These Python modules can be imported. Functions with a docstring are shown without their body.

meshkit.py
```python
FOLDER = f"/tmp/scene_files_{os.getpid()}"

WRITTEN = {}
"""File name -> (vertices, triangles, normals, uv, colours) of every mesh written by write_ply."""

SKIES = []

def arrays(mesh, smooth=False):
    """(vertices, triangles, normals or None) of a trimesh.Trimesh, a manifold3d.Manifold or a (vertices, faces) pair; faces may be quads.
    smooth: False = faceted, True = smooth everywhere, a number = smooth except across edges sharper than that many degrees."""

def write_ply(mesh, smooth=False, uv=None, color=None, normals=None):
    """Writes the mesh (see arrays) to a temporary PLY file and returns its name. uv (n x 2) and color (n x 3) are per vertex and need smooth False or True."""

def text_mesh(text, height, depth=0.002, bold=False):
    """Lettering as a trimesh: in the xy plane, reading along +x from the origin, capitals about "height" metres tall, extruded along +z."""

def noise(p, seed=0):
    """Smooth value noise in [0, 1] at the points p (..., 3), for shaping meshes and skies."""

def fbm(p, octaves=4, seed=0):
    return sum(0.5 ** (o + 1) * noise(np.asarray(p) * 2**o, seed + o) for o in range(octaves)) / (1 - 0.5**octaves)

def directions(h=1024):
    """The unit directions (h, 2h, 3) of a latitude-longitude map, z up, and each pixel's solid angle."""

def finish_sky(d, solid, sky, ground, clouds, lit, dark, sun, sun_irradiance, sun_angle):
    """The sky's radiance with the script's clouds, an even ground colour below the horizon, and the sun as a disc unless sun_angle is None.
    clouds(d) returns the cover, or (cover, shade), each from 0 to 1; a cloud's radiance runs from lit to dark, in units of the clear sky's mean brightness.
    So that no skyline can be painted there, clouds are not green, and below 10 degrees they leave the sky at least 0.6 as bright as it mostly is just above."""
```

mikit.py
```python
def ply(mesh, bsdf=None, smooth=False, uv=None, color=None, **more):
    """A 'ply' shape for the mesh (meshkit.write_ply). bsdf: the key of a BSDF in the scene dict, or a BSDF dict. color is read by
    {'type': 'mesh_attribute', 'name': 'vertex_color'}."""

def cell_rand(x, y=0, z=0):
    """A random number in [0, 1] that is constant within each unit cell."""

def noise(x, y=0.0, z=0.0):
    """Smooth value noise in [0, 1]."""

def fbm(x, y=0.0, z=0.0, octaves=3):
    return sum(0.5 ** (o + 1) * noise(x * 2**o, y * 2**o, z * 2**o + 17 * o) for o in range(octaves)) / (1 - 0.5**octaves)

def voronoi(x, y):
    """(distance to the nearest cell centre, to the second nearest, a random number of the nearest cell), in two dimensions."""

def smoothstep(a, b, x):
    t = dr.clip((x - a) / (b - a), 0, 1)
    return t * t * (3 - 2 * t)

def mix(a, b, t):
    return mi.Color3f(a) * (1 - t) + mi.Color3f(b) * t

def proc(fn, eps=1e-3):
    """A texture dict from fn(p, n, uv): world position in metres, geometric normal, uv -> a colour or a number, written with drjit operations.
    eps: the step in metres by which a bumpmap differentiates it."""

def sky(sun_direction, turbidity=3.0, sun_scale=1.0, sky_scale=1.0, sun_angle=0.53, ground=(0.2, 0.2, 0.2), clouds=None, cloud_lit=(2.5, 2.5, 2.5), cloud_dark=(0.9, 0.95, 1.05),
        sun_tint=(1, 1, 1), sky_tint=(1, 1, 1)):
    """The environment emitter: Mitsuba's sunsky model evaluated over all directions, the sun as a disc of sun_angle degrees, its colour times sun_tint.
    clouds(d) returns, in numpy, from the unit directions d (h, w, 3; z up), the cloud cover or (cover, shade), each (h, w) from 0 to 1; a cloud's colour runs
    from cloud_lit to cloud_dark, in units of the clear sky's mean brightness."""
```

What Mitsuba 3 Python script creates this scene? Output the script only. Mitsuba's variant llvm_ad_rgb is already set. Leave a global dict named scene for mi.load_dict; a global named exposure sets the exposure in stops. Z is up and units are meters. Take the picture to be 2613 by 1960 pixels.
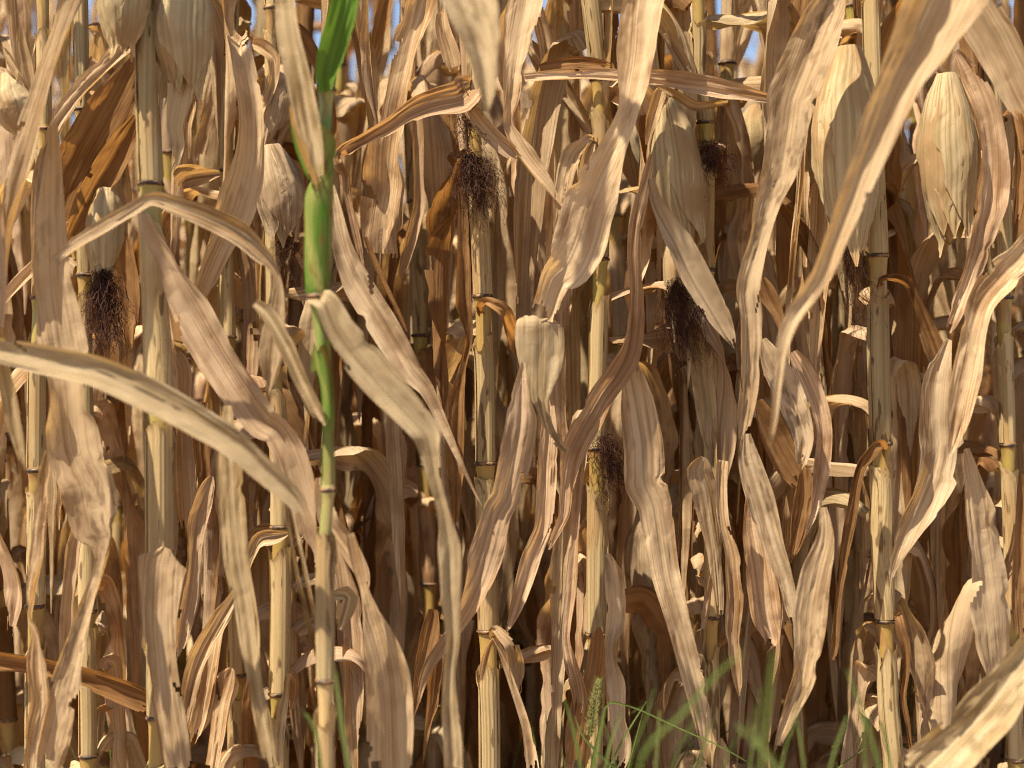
import math, random
import numpy as np
import trimesh
import drjit as dr
import mitsuba as mi
import mikit, meshkit
from mikit import proc, noise, fbm, smoothstep, mix, cell_rand
from scipy.interpolate import Akima1DInterpolator, PchipInterpolator

T = mi.ScalarTransform4f
scene, labels = {}, {}

# ---------------------------------------------------------------- camera, sky, exposure
CAM_Z, DIST = 0.80, 1.60
scene['camera'] = {
    'type': 'thinlens', 'fov': 41.11, 'fov_axis': 'x', 'near_clip': 0.05, 'far_clip': 400.0,
    'aperture_radius': 0.0080, 'focus_distance': 1.60,
    'to_world': T().look_at(origin=[0, -DIST, CAM_Z], target=[0, 0, CAM_Z], up=[0, 0, 1])}
SUN = (-0.47, -0.44, 1.12)
scene['sky'] = mikit.sky(SUN, turbidity=4.5, ground=(0.22, 0.16, 0.10), sky_scale=0.68, sun_tint=(1.0, 0.985, 0.95), sky_tint=(1.0, 0.96, 0.90))
exposure = 3.1

# ---------------------------------------------------------------- materials (uv: u = leaf number + 0.5 + metres across, v = metres along)
def split(uv):
    i = dr.floor(uv.x)
    return i, uv.x - i - 0.5, uv.y

def leaf_colour(light, dark, brown, mottle, midrib=0.35):
    def fn(p, n, uv):
        i, a, v = split(uv)
        r1, r2, r3 = cell_rand(i, 1), cell_rand(i, 2), cell_rand(i, 3)
        vein = fbm(a * 680 + i * 13, v * 7, octaves=2)
        band = fbm(a * 90 + i * 5, v * 16 + 3, octaves=3)
        blot = fbm(a * 48 + i * 7, v * 22 + i, octaves=4)
        c = mix(light, dark, dr.clip(0.22 + 1.3 * (vein - 0.5) + 0.70 * (band - 0.48) + 0.5 * (r1 - 0.4), 0, 1))
        c = mix(c, brown, smoothstep(0.46, 0.76, blot) * (0.25 + 0.4 * r2))
        sp = fbm(a * 190 + i * 3, v * 75, octaves=3)
        sp2 = fbm(a * 26 + i * 11, v * 9 + 5, octaves=2)
        c = mix(c, mi.Color3f(brown) * 0.6, smoothstep(0.46, 0.74, sp) * smoothstep(0.42, 0.70, sp2) * smoothstep(0.3, 0.8, r3) * 0.55 * dr.minimum(mottle, 1))
        rib = 1 - smoothstep(0.0012, 0.0032, dr.abs(a))
        c = mix(c, mi.Color3f(light) * 1.08, rib * midrib * smoothstep(0.3, 0.8, cell_rand(i, 5)) * 2)
        rim = 1 - smoothstep(0.0008, 0.0022, dr.abs(a - 0.0035 * (2 * cell_rand(i, 6) - 1)))
        c = c * (1 - 0.30 * rim * cell_rand(i, 7))
        return c * (0.82 + 0.36 * r2)
    return fn

def leaf_bump(p, n, uv):
    i, a, v = split(uv)
    return 0.00036 * noise(a * 760 + i * 13, v * 10) + 0.0013 * fbm(a * 55 + i, v * 30 + i, octaves=5) + 0.0012 * dr.abs(2 * noise(a * 42 + v * 14 + i, v * 24 + i) - 1) + 0.0006 * dr.abs(2 * noise(a * 85 - v * 22 + i, v * 50) - 1) + 0.00018 * noise(a * 90, v * 420) * smoothstep(0.5, 0.8, noise(a * 60 + i, v * 18))

def bumped(key, inner, fn, eps=5e-4):
    b = {'type': 'bumpmap', 'relief': proc(fn, eps), 'scale': 1.0, 'bsdf': inner}
    scene[key] = b if inner['type'] == 'blendbsdf' else {'type': 'twosided', 'bsdf': b}

def thin(colour, rough=0.30, trans=0.62, eta=1.5, amber=(1.27, 1.0, 0.52)):
    # a dead blade: straw coloured where it reflects, amber where the light comes through it
    def through(p, n, uv):
        return colour(p, n, uv) * mi.Color3f(*amber)
    one = {'type': 'principledthin', 'roughness': rough, 'eta': eta, 'spec_trans': 0.0}
    return {'type': 'blendbsdf', 'weight': trans * 0.6,
            'reflecting': {**one, 'base_color': proc(colour), 'diff_trans': 0.0},
            'transmitting': {**one, 'base_color': proc(through), 'diff_trans': 2.0}}

bumped('leaf_tan', thin(leaf_colour((0.55, 0.442, 0.292), (0.305, 0.190, 0.088), (0.165, 0.078, 0.028), 0.9)), leaf_bump)
bumped('leaf_pink', thin(leaf_colour((0.55, 0.432, 0.300), (0.305, 0.182, 0.088), (0.17, 0.076, 0.030), 0.5)), leaf_bump)
bumped('leaf_brown', thin(leaf_colour((0.33, 0.205, 0.10), (0.185, 0.096, 0.038), (0.10, 0.046, 0.017), 0.6), trans=0.8), leaf_bump)
bumped('leaf_pale', thin(leaf_colour((0.47, 0.395, 0.260), (0.29, 0.21, 0.10), (0.16, 0.10, 0.036), 0.8), trans=0.6), leaf_bump)
bumped('leaf_mottled', thin(leaf_colour((0.50, 0.412, 0.285), (0.27, 0.175, 0.086), (0.14, 0.075, 0.034), 1.6)), leaf_bump)

def green_colour(p, n, uv):
    i, a, v = split(uv)
    c = mix((0.065, 0.165, 0.022), (0.15, 0.25, 0.05), fbm(a * 260, v * 6 + i, octaves=2))
    dry = smoothstep(0.60, 0.66, fbm(a * 60 + i, v * 9, octaves=2) + 0.3 * smoothstep(0.012, 0.03, dr.abs(a)))
    return mix(c, (0.40, 0.24, 0.10), dry * 0.9)
bumped('leaf_green', thin(green_colour, rough=0.35, trans=0.6, amber=(1.1, 1.2, 0.6)), leaf_bump)

def grass_colour(p, n, uv):
    i, a, v = split(uv)
    return mix((0.10, 0.155, 0.04), (0.18, 0.22, 0.085), cell_rand(i, 4)) * (0.8 + 0.4 * noise(a * 900, v * 8))
scene['grass_blade'] = thin(grass_colour, rough=0.4, trans=0.6, amber=(1.1, 1.2, 0.6))

def sheath_colour(p, n, uv):
    i, a, v = split(uv)
    line = noise(a * 520 + i * 9, v * 2.2)
    fine = noise(a * 1300 + i, v * 5)
    blot = fbm(a * 30 + i * 3, v * 11, octaves=3)
    c = mix((0.46, 0.375, 0.215), (0.27, 0.195, 0.09), dr.clip(0.25 + 1.1 * (line - 0.45) + 0.5 * (fine - 0.5), 0, 1))
    c = mix(c, (0.34, 0.22, 0.10), smoothstep(0.50, 0.74, blot) * 0.55)
    c = mix(c, (0.10, 0.055, 0.03), smoothstep(0.66, 0.74, fbm(a * 150, v * 26 + i, octaves=3)) * 0.75)
    return c * (0.82 + 0.34 * cell_rand(i, 2))
def sheath_bump(p, n, uv):
    i, a, v = split(uv)
    return 0.0009 * noise(a * 430 + i * 9, v * 1.6) + 0.0007 * fbm(a * 60, v * 20 + i)
bumped('sheath', thin(sheath_colour, rough=0.42, trans=0.35), sheath_bump)

def stalk_colour(p, n, uv):
    i, a, v = split(uv)
    c = mix((0.36, 0.25, 0.085), (0.22, 0.155, 0.04), fbm(a * 45 + i, v * 10, octaves=2))
    c = mix(c, (0.25, 0.225, 0.05), smoothstep(0.45, 0.75, noise(i * 3.3, v * 5.5)) * 0.6)
    return mix(c, (0.22, 0.11, 0.045), smoothstep(0.56, 0.74, fbm(a * 90, v * 30 + i, octaves=3)) * 0.7)
def stalk_bump(p, n, uv):
    i, a, v = split(uv)
    return 0.0005 * noise(a * 320 + i * 9, v * 2) + 0.0004 * fbm(a * 80, v * 40)
bumped('stalk', {'type': 'principled', 'base_color': proc(stalk_colour), 'roughness': 0.38, 'specular': 0.45}, stalk_bump)

def green_stalk_colour(p, n, uv):
    i, a, v = split(uv)
    c = mix((0.062, 0.140, 0.020), (0.135, 0.215, 0.045), noise(a * 380, v * 3))
    c = mix(c, (0.27, 0.27, 0.09), smoothstep(0.48, 0.72, fbm(a * 70, v * 12 + 2)) * 0.75)
    c = mix(c, (0.16, 0.085, 0.035), smoothstep(0.58, 0.70, fbm(a * 140, v * 32 + 4)) * 0.7)
    dry = mix((0.44, 0.34, 0.17), (0.32, 0.22, 0.10), noise(a * 420, v * 3))
    return mix(dry, c, smoothstep(0.54, 0.80, v + 0.22 * (fbm(a * 90, v * 14) - 0.5) - 1.5 * a))
bumped('stalk_green', {'type': 'principled', 'base_color': proc(green_stalk_colour), 'roughness': 0.33, 'specular': 0.45}, stalk_bump)
bumped('sheath_green', thin(green_stalk_colour, rough=0.36, trans=0.3, amber=(1.1, 1.2, 0.6)), sheath_bump)

def node_colour(p, n, uv):
    i, a, v = split(uv)
    return mix((0.035, 0.020, 0.012), (0.20, 0.115, 0.05), smoothstep(0.40, 0.75, fbm(a * 240 + i, v * 300, octaves=2)))
scene['node'] = {'type': 'twosided', 'bsdf': {'type': 'principled', 'base_color': proc(node_colour), 'roughness': 0.6}}

def husk_colour(p, n, uv):
    i, a, v = split(uv)
    line = noise(a * 480 + i * 9, v * 3)
    fine = noise(a * 1200 + i, v * 6)
    blot = fbm(a * 30 + i * 3, v * 16, octaves=3)
    c = mix((0.48, 0.405, 0.255), (0.28, 0.21, 0.10), dr.clip(0.22 + 1.2 * (line - 0.45) + 0.5 * (fine - 0.5), 0, 1))
    c = mix(c, (0.34, 0.22, 0.11), smoothstep(0.46, 0.72, blot) * 0.75)
    return c * (0.84 + 0.3 * cell_rand(i, 2))
def husk_bump(p, n, uv):
    i, a, v = split(uv)
    return 0.0009 * noise(a * 420 + i * 9, v * 2.0) + 0.0012 * fbm(a * 50, v * 22 + i)
bumped('husk', thin(husk_colour, rough=0.5, trans=0.45), husk_bump)

scene['silk'] = {'type': 'twosided', 'bsdf': {'type': 'principled', 'base_color': proc(lambda p, n, uv: mix((0.014, 0.006, 0.004), (0.070, 0.026, 0.013), noise(p.x * 300, p.y * 300, p.z * 90))), 'roughness': 0.7, 'specular': 0.2}}

def soil_colour(p, n, uv):
    c = mix((0.13, 0.085, 0.05), (0.24, 0.165, 0.10), fbm(p.x * 6, p.y * 6, octaves=4))
    return mix(c, (0.36, 0.25, 0.14), smoothstep(0.55, 0.7, fbm(p.x * 25, p.y * 9, octaves=3)) * 0.7)
bumped('soil', {'type': 'principled', 'base_color': proc(soil_colour), 'roughness': 0.9}, lambda p, n, uv: 0.03 * fbm(p.x * 14, p.y * 14, octaves=4), 4e-3)

# ---------------------------------------------------------------- helpers: scene entries
COUNT = {}
def numbered(name):
    n = COUNT.get(name, -1) + 1
    COUNT[name] = n
    return name if n == 0 else '%s_%03d' % (name, n)

IDS = [0]
def next_id():
    IDS[0] = (IDS[0] + 1) % 199
    return IDS[0]

def add(parent, name, data, mat, label=None, kind=None):
    mesh, uv = data
    key = numbered(parent + '__' + name)
    scene[key] = mikit.ply(mesh, mat, smooth=True, uv=uv)
    if label or kind:
        labels[key] = {**({'label': label} if label else {}), **({'kind': kind} if kind else {})}
    return key

def thing(name, label, cat, group=None):
    key = numbered(name)
    labels[key] = {'label': label, 'category': cat, **({'group': group} if group else {})}
    return key

def grid_mesh(P, U, V, drop=None):
    n, m = P.shape[:2]
    i, j = np.meshgrid(np.arange(n - 1), np.arange(m - 1), indexing='ij')
    a = i * m + j
    if drop is not None:
        a = a[~drop]
    f = np.concatenate([np.stack([a, a + 1, a + m + 1], -1).reshape(-1, 3), np.stack([a, a + m + 1, a + m], -1).reshape(-1, 3)])
    return (P.reshape(-1, 3), f), np.stack([U, V], -1).reshape(-1, 2)

def join(parts):
    vs, fs, us, at = [], [], [], 0
    for (v, f), u in parts:
        vs.append(v); fs.append(f + at); us.append(u); at += len(v)
    return (np.vstack(vs), np.vstack(fs)), np.vstack(us)

def unit(v):
    return v / np.maximum(np.linalg.norm(v, axis=-1, keepdims=True), 1e-9)

def smooth_noise(x, seed):
    x = np.asarray(x, float)
    return meshkit.noise(np.stack([x, x * 0 + 0.37, x * 0 + seed * 1.7], -1), seed % 97) - 0.5

# ---------------------------------------------------------------- a dry leaf blade: ribbon along a spine, folded on its midrib, curled, ruffled and wrinkled
def leaf(pts, fold=32, curl=24, ruffle=0.10, wrinkle=0.0016, seed=0, step=0.005, m=17, side=None, twist=26, tear=0.22, crease=1.6, roll_in=55, rips=0.5):
    """pts: rows x, y, z, width, roll (degrees; 0 = faces the field's edge) in metres. fold / curl: degrees each half is raised at the midrib / over its width."""
    pts = np.asarray(pts, float)
    fl, fr = fold if isinstance(fold, tuple) else (fold + 14 * math.sin(seed * 1.9), fold - 14 * math.sin(seed * 1.9))
    t = np.concatenate([[0], np.cumsum(np.linalg.norm(np.diff(pts[:, :3], axis=0), axis=1))])
    n = max(8, int(t[-1] / step))
    s = np.linspace(0, t[-1], n)
    if len(pts) > 2:
        C = np.stack([Akima1DInterpolator(t, pts[:, k])(s) for k in range(3)], 1)
        w, roll = PchipInterpolator(t, pts[:, 3])(s), PchipInterpolator(t, pts[:, 4])(s)
    else:
        C = np.stack([np.interp(s, t, pts[:, k]) for k in range(3)], 1)
        w, roll = np.interp(s, t, pts[:, 3]), np.interp(s, t, pts[:, 4])
    C[:, 1] += 0.012 * smooth_noise(s * 9, seed + 5)
    tan = unit(np.gradient(C, axis=0))
    if side is None:
        N = unit(np.array([0, -1.0, 0]) - tan * (-tan[:, 1:2]))
        B = np.cross(tan, N)
    else:
        B = unit(np.asarray(side) - tan * (tan @ np.asarray(side))[:, None])
        N = np.cross(B, tan)
    a = np.radians(roll + twist * 2 * smooth_noise(s * 7, seed + 11))
    N, B = N * np.cos(a)[:, None] + B * np.sin(a)[:, None], B * np.cos(a)[:, None] - N * np.sin(a)[:, None]
    q = np.linspace(-1, 1, m)
    q = np.sign(q) * np.abs(q) ** 0.85
    half = w[:, None] / 2 * (1 + 0.10 * np.stack([smooth_noise(s * 22, seed + 21) + 0.35 * smooth_noise(s * 75, seed + 23), smooth_noise(s * 22, seed + 22) + 0.35 * smooth_noise(s * 75, seed + 24)], 1))
    notch = np.stack([smooth_noise(s * 48, seed + 25), smooth_noise(s * 48, seed + 26)], 1)
    half = half * (1 - tear * np.clip((notch - 0.22) / 0.1, 0, 1))
    fa = np.radians(np.where(q < 0, fl, fr)[None] + 16 * smooth_noise(s * 8, seed + 31)[:, None] + (curl * (1 + 1.6 * smooth_noise(s * 6, seed + 33)) + roll_in * np.clip(3 * smooth_noise(s * 11, seed + 35) - 0.2, 0, 1))[:, None] * np.abs(q)[None])
    wing = np.where(q[None] < 0, half[:, :1], half[:, 1:])
    dq = np.abs(np.diff(q))
    mid = m // 2
    b, h = np.zeros((n, m)), np.zeros((n, m))
    for j in range(mid + 1, m):
        b[:, j] = b[:, j - 1] + wing[:, j] * dq[j - 1] * np.cos(fa[:, j]); h[:, j] = h[:, j - 1] + wing[:, j] * dq[j - 1] * np.sin(fa[:, j])
    for j in range(mid - 1, -1, -1):
        b[:, j] = b[:, j + 1] - wing[:, j] * dq[j] * np.cos(fa[:, j]); h[:, j] = h[:, j + 1] + wing[:, j] * dq[j] * np.sin(fa[:, j])
    S, Q = np.meshgrid(s, q, indexing='ij')
    pp = lambda kx, ky, z: np.stack([Q * kx, S * ky, Q * 0 + z], -1)
    sideq = np.where(Q < 0, 0.0, 40.0)
    env = np.abs(Q) ** 2.2 * np.minimum(1, w[:, None] / 0.03)
    h = h + ruffle * w[:, None] * env * 2 * (meshkit.noise(np.stack([sideq, S * 17, Q * 0 + seed], -1), seed % 89) - 0.5 + 0.45 * (meshkit.noise(np.stack([sideq, S * 45, Q * 0 + seed], -1), (seed + 3) % 89) - 0.5))
    h = h + wrinkle * 2.3 * (meshkit.fbm(pp(2.2, 24, seed * 0.7), 3, seed % 83) - 0.5) * np.minimum(1, w[:, None] / 0.02)
    h = h + wrinkle * 1.4 * (meshkit.noise(pp(9.0, 14, seed), (seed + 7) % 83) - 0.5) * np.minimum(1, w[:, None] / 0.02)
    ridge = np.abs(2 * meshkit.noise(np.stack([Q * 1.7 + S * 9, S * 14, Q * 0 + seed * 0.31], -1), (seed + 9) % 79) - 1) + 0.6 * np.abs(2 * meshkit.noise(np.stack([Q * 3.1 - S * 16, S * 26, Q * 0 + seed * 0.17], -1), (seed + 13) % 79) - 1)
    h = h + crease * 0.10 * (ridge - 0.7) * half.mean(1, keepdims=True) * (0.35 + 0.65 * np.abs(Q))
    h = h - 0.0011 * np.exp(-(Q / 0.09) ** 2) * np.minimum(1, w[:, None] / 0.03)
    P = C[:, None] + b[..., None] * B[:, None] + h[..., None] * N[:, None]
    rng = np.random.default_rng(seed)
    drop, q0, s0 = np.zeros((n - 1, m - 1), bool), (Q[1:, 1:] + Q[:-1, :-1]) / 2, S[:-1, :-1]
    for _ in range(int(t[-1] / 0.16 * rips + rng.uniform(0, 1))):
        sg, at, deep, wide, slope = rng.choice([-1, 1]), rng.uniform(0.1, 0.95) * t[-1], rng.uniform(0.15, 0.75), rng.uniform(0.004, 0.012), rng.uniform(-0.06, 0.06)
        e = q0 * sg
        drop |= (e > deep) & (np.abs(s0 - at - slope * (1 - e)) < wide * (e - deep) / (1 - deep))
    fray = t[-1] - 0.020 * (meshkit.noise(np.stack([np.arange(m - 1) * 0.45, np.zeros(m - 1) + seed, np.zeros(m - 1)], -1)) + 0.15 * rng.uniform(0, 1, m - 1))
    drop |= s0 > fray[None]
    return grid_mesh(P, next_id() + 0.5 + Q * half.mean(1, keepdims=True), S + (seed % 37) * 0.7, drop)

# ---------------------------------------------------------------- a tube along a rising path (x, y, z, r)
def path_at(path, z):
    path = np.asarray(path, float)
    path = path[np.argsort(path[:, 2])]
    return np.stack([PchipInterpolator(path[:, 2], path[:, k])(z) if len(path) > 2 else np.interp(z, path[:, 2], path[:, k]) for k in (0, 1, 3)], -1)

def tube(path, z, scale=1.0, m=18, flute=None, bulge=None, a0=0.0, a1=2 * math.pi, spiral=0.0, lift=None, ridges=0.0, ragged=None):
    z = np.asarray(z, float)
    c = path_at(path, z)
    th = np.linspace(a0, a1, m)
    r = c[:, 2:3] * scale * np.ones((1, m))
    if flute is not None:
        r = r * (1 - 0.10 * np.maximum(0, np.cos(th[None] - np.asarray(flute)[:, None])) ** 5)
    if bulge is not None:
        r = r + np.asarray(bulge)[:, None]
    r = r + spiral * (th - a0)[None] / (2 * math.pi)
    if lift is not None:
        r = r + lift
    if ridges:
        r = r + ridges * np.sin(th * 24)[None]
    zz = z[:, None] + (0 if ragged is None else ((z - z[0]) / (z[-1] - z[0]))[:, None] ** 6 * np.asarray(ragged)[None])
    P = np.stack([c[:, 0:1] + r * np.cos(th), c[:, 1:2] + r * 0.94 * np.sin(th), zz + 0 * r], -1)
    return grid_mesh(P, next_id() + 0.5 + (th - math.pi)[None] * r * 0.9, zz + 0 * r)

def droop_leaf(base, az, length, width, seed, step=0.008, m=11, up=0.45, hang=1.0, tw=1.0, out=(0.07, 0.26)):
    """A dried blade that leaves the collar outwards and hangs down, turning as it goes."""
    rnd = random.Random(seed)
    reach = length * rnd.uniform(*out)
    out, sd = np.array([math.cos(az), math.sin(az), 0]), np.array([-math.sin(az), math.cos(az), 0])
    rise = length * rnd.uniform(0.02, 0.16) * up
    drop = length * rnd.uniform(0.68, 0.95) * hang
    bend = rnd.uniform(-0.12, 0.12) * length
    rolls = [0, rnd.uniform(-20, 20), rnd.uniform(-70, 70) * tw, rnd.uniform(-120, 120) * tw, rnd.uniform(-160, 160) * tw]
    f = [(0, 0, 0, 0.55), (0.30, 1.0, 0.1, 0.85), (0.72, 0.35, 0.4, 1.0), (1.0, -0.42 * drop / max(rise, 1e-3), 0.8, 0.85), (0.95 + rnd.uniform(-.25, .25), -drop / max(rise, 1e-3), 1.0, 0.06)]
    pts = []
    for (a, b, c, w), r in zip(f, rolls):
        p = np.asarray(base) + out * reach * a + np.array([0, 0, rise * b]) + sd * bend * c
        p[2] = max(p[2], 0.02)
        pts.append((*p, width * w, r))
    return leaf(pts, fold=rnd.uniform(8, 45), curl=rnd.uniform(0, 60), ruffle=0.13, seed=seed, step=step, m=m, side=sd)

# ---------------------------------------------------------------- an ear in its husk, with silk
def ear_radius(t):
    t = np.asarray(t, float)
    a = np.clip(t / 0.48, 0, 1)
    r = 0.16 + 0.84 * np.sin(a * math.pi / 2) ** 0.85
    return r * (1 - 0.74 * np.clip((t - 0.48) / 0.52, 0, 1) ** 1.9)

def ear(parent, base, tip, radius, seed, label=None, mat='husk', n_leaves=6, silk=None, face=(0, -1, 0), n=44, m=15, flare=1.0, name='ear'):
    rnd = random.Random(seed)
    base, tip = np.array(base, float), np.array(tip, float)
    L = np.linalg.norm(tip - base)
    A = (tip - base) / L
    U = np.array(face, float); U = unit(U - A * (U @ A)); W = np.cross(A, U)
    bow = rnd.uniform(-0.03, 0.03) * L
    def surf(t, ph, off):
        r = radius * ear_radius(np.clip(t, 0, 1)) + off
        c = base + A * (t * L)[..., None] + W * (bow * np.sin(np.clip(t, 0, 1.2) * math.pi))[..., None]
        return c + (r * np.cos(ph))[..., None] * U + (r * np.sin(ph))[..., None] * W
    t, ph = np.meshgrid(np.linspace(0, 1, n), np.linspace(-math.pi, math.pi, 25), indexing='ij')
    body = grid_mesh(surf(t, ph, -0.0015 - radius * 0.26 * np.clip((t - 0.8) / 0.2, 0, 1) ** 2), next_id() + 0.5 + ph * radius * 0.8, t * L)
    e = add(parent, name, body, mat, label)
    centres = [math.pi, 2.2, -2.2, 1.15, -1.1, 0.15, 0.75, -0.55][:n_leaves + 2] if n_leaves > 4 else [math.pi, 1.3, -1.3, 0.1]
    for k, c0 in enumerate(centres):
        c0 += rnd.uniform(-0.2, 0.2)
        end = rnd.uniform(0.93, 1.10) if k else 1.0
        al = rnd.uniform(0.75, 1.05)
        u, q = np.meshgrid(np.linspace(0, 1, n), np.linspace(-1, 1, m), indexing='ij')
        t = u * end
        spread = al * (1 - np.clip((u - 0.35) / 0.65, 0, 1) ** 2.0 * 0.95) * (0.75 + 0.5 * np.clip(u / 0.3, 0, 1)) * (1 + 0.22 * (meshkit.noise(np.stack([u * 16, np.sign(q) * 3, 0 * u + k], -1), seed % 40) - 0.5))
        ph = c0 + q * spread + 0.12 * (meshkit.noise(np.stack([u * 5, 0 * u, 0 * u + seed + k], -1), k) - 0.5)
        off = 0.0012 + 0.0009 * k + 0.0012 * np.abs(q) ** 3 * (meshkit.noise(np.stack([u * 8, np.sign(q), 0 * u + k], -1), seed % 50) + 0.2)
        off = off + 0.0006 * np.sin(ph * radius / 0.0034 * 6.283 / 2) * np.clip(u * 4, 0, 1) + 0.0050 * (meshkit.fbm(np.stack([np.cos(ph) * 1.9, t * 6, np.sin(ph) * 1.9 + seed], -1), 4, seed % 60) - 0.5)
        off = off + flare * rnd.uniform(0.0, 0.006) * np.clip((u - 0.72) / 0.28, 0, 1) ** 1.8
        add(e, 'husk_leaf', grid_mesh(surf(t, ph, off), next_id() + 0.5 + q * spread * radius, t * L + k), mat)
    if silk:
        add(e, 'silk', silk_mesh(tip - A * 0.006, silk, seed), 'silk', kind='stuff')
    return e

def silk_mesh(start, spec, seed):
    """spec: (length, spread, strands, (dx, dz) lean)"""
    length, spread, strands, lean = spec
    rng = np.random.default_rng(seed)
    parts, k = [], 26
    for i in range(strands):
        L = length * rng.uniform(0.35, 1.0)
        p0 = np.asarray(start) + rng.normal(0, 0.0035, 3)
        s = np.linspace(0, 1, k)
        d = np.stack([lean[0] * s + 0 * s, 0 * s, -L * s ** 1.05], 1)
        wob = np.cumsum(rng.normal(0, 1, (k, 3)), 0)
        wob = wob - wob[0]
        wob = (wob + np.roll(wob, 1, 0)) / 2; wob[0] = 0
        wide = spread * np.sin(np.clip(s * 1.25, 0, 1) * math.pi / 2)[:, None] * rng.normal(0, 0.55, 3) * np.array([1, 0.7, 0.15])
        P = p0 + d + wide + wob * 0.0024
        from_t = unit(np.gradient(P, axis=0))
        a = unit(np.cross(from_t, [0.3, 1, 0.2])); b = np.cross(from_t, a)
        ang = np.array([0, 2.094, 4.189, 6.283])
        R = P[:, None] + 0.00028 * (np.cos(ang)[None, :, None] * a[:, None] + np.sin(ang)[None, :, None] * b[:, None])
        parts.append(grid_mesh(R, 0.5 + 0 * R[..., 0], R[..., 2]))
    if strands > 60:
        sC = np.linspace(0, 1, 30)[:, None]; th = np.linspace(0, 6.2832, 21)[None]
        rc = spread * 0.50 * np.sin(np.pi * np.clip(0.06 + 0.9 * sC, 0, 1)) ** 0.6 * (0.45 + 1.1 * meshkit.fbm(np.stack(np.broadcast_arrays(np.cos(th) * 2.5, np.sin(th) * 2.5, sC * 9 + seed), -1), 3, 5))
        P = np.asarray(start) + np.stack(np.broadcast_arrays(lean[0] * sC + rc * np.cos(th), rc * 0.8 * np.sin(th), -0.78 * length * sC), -1)
        parts.append(grid_mesh(P, 0.5 + 0 * P[..., 0], P[..., 2]))
    return join(parts)

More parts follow.
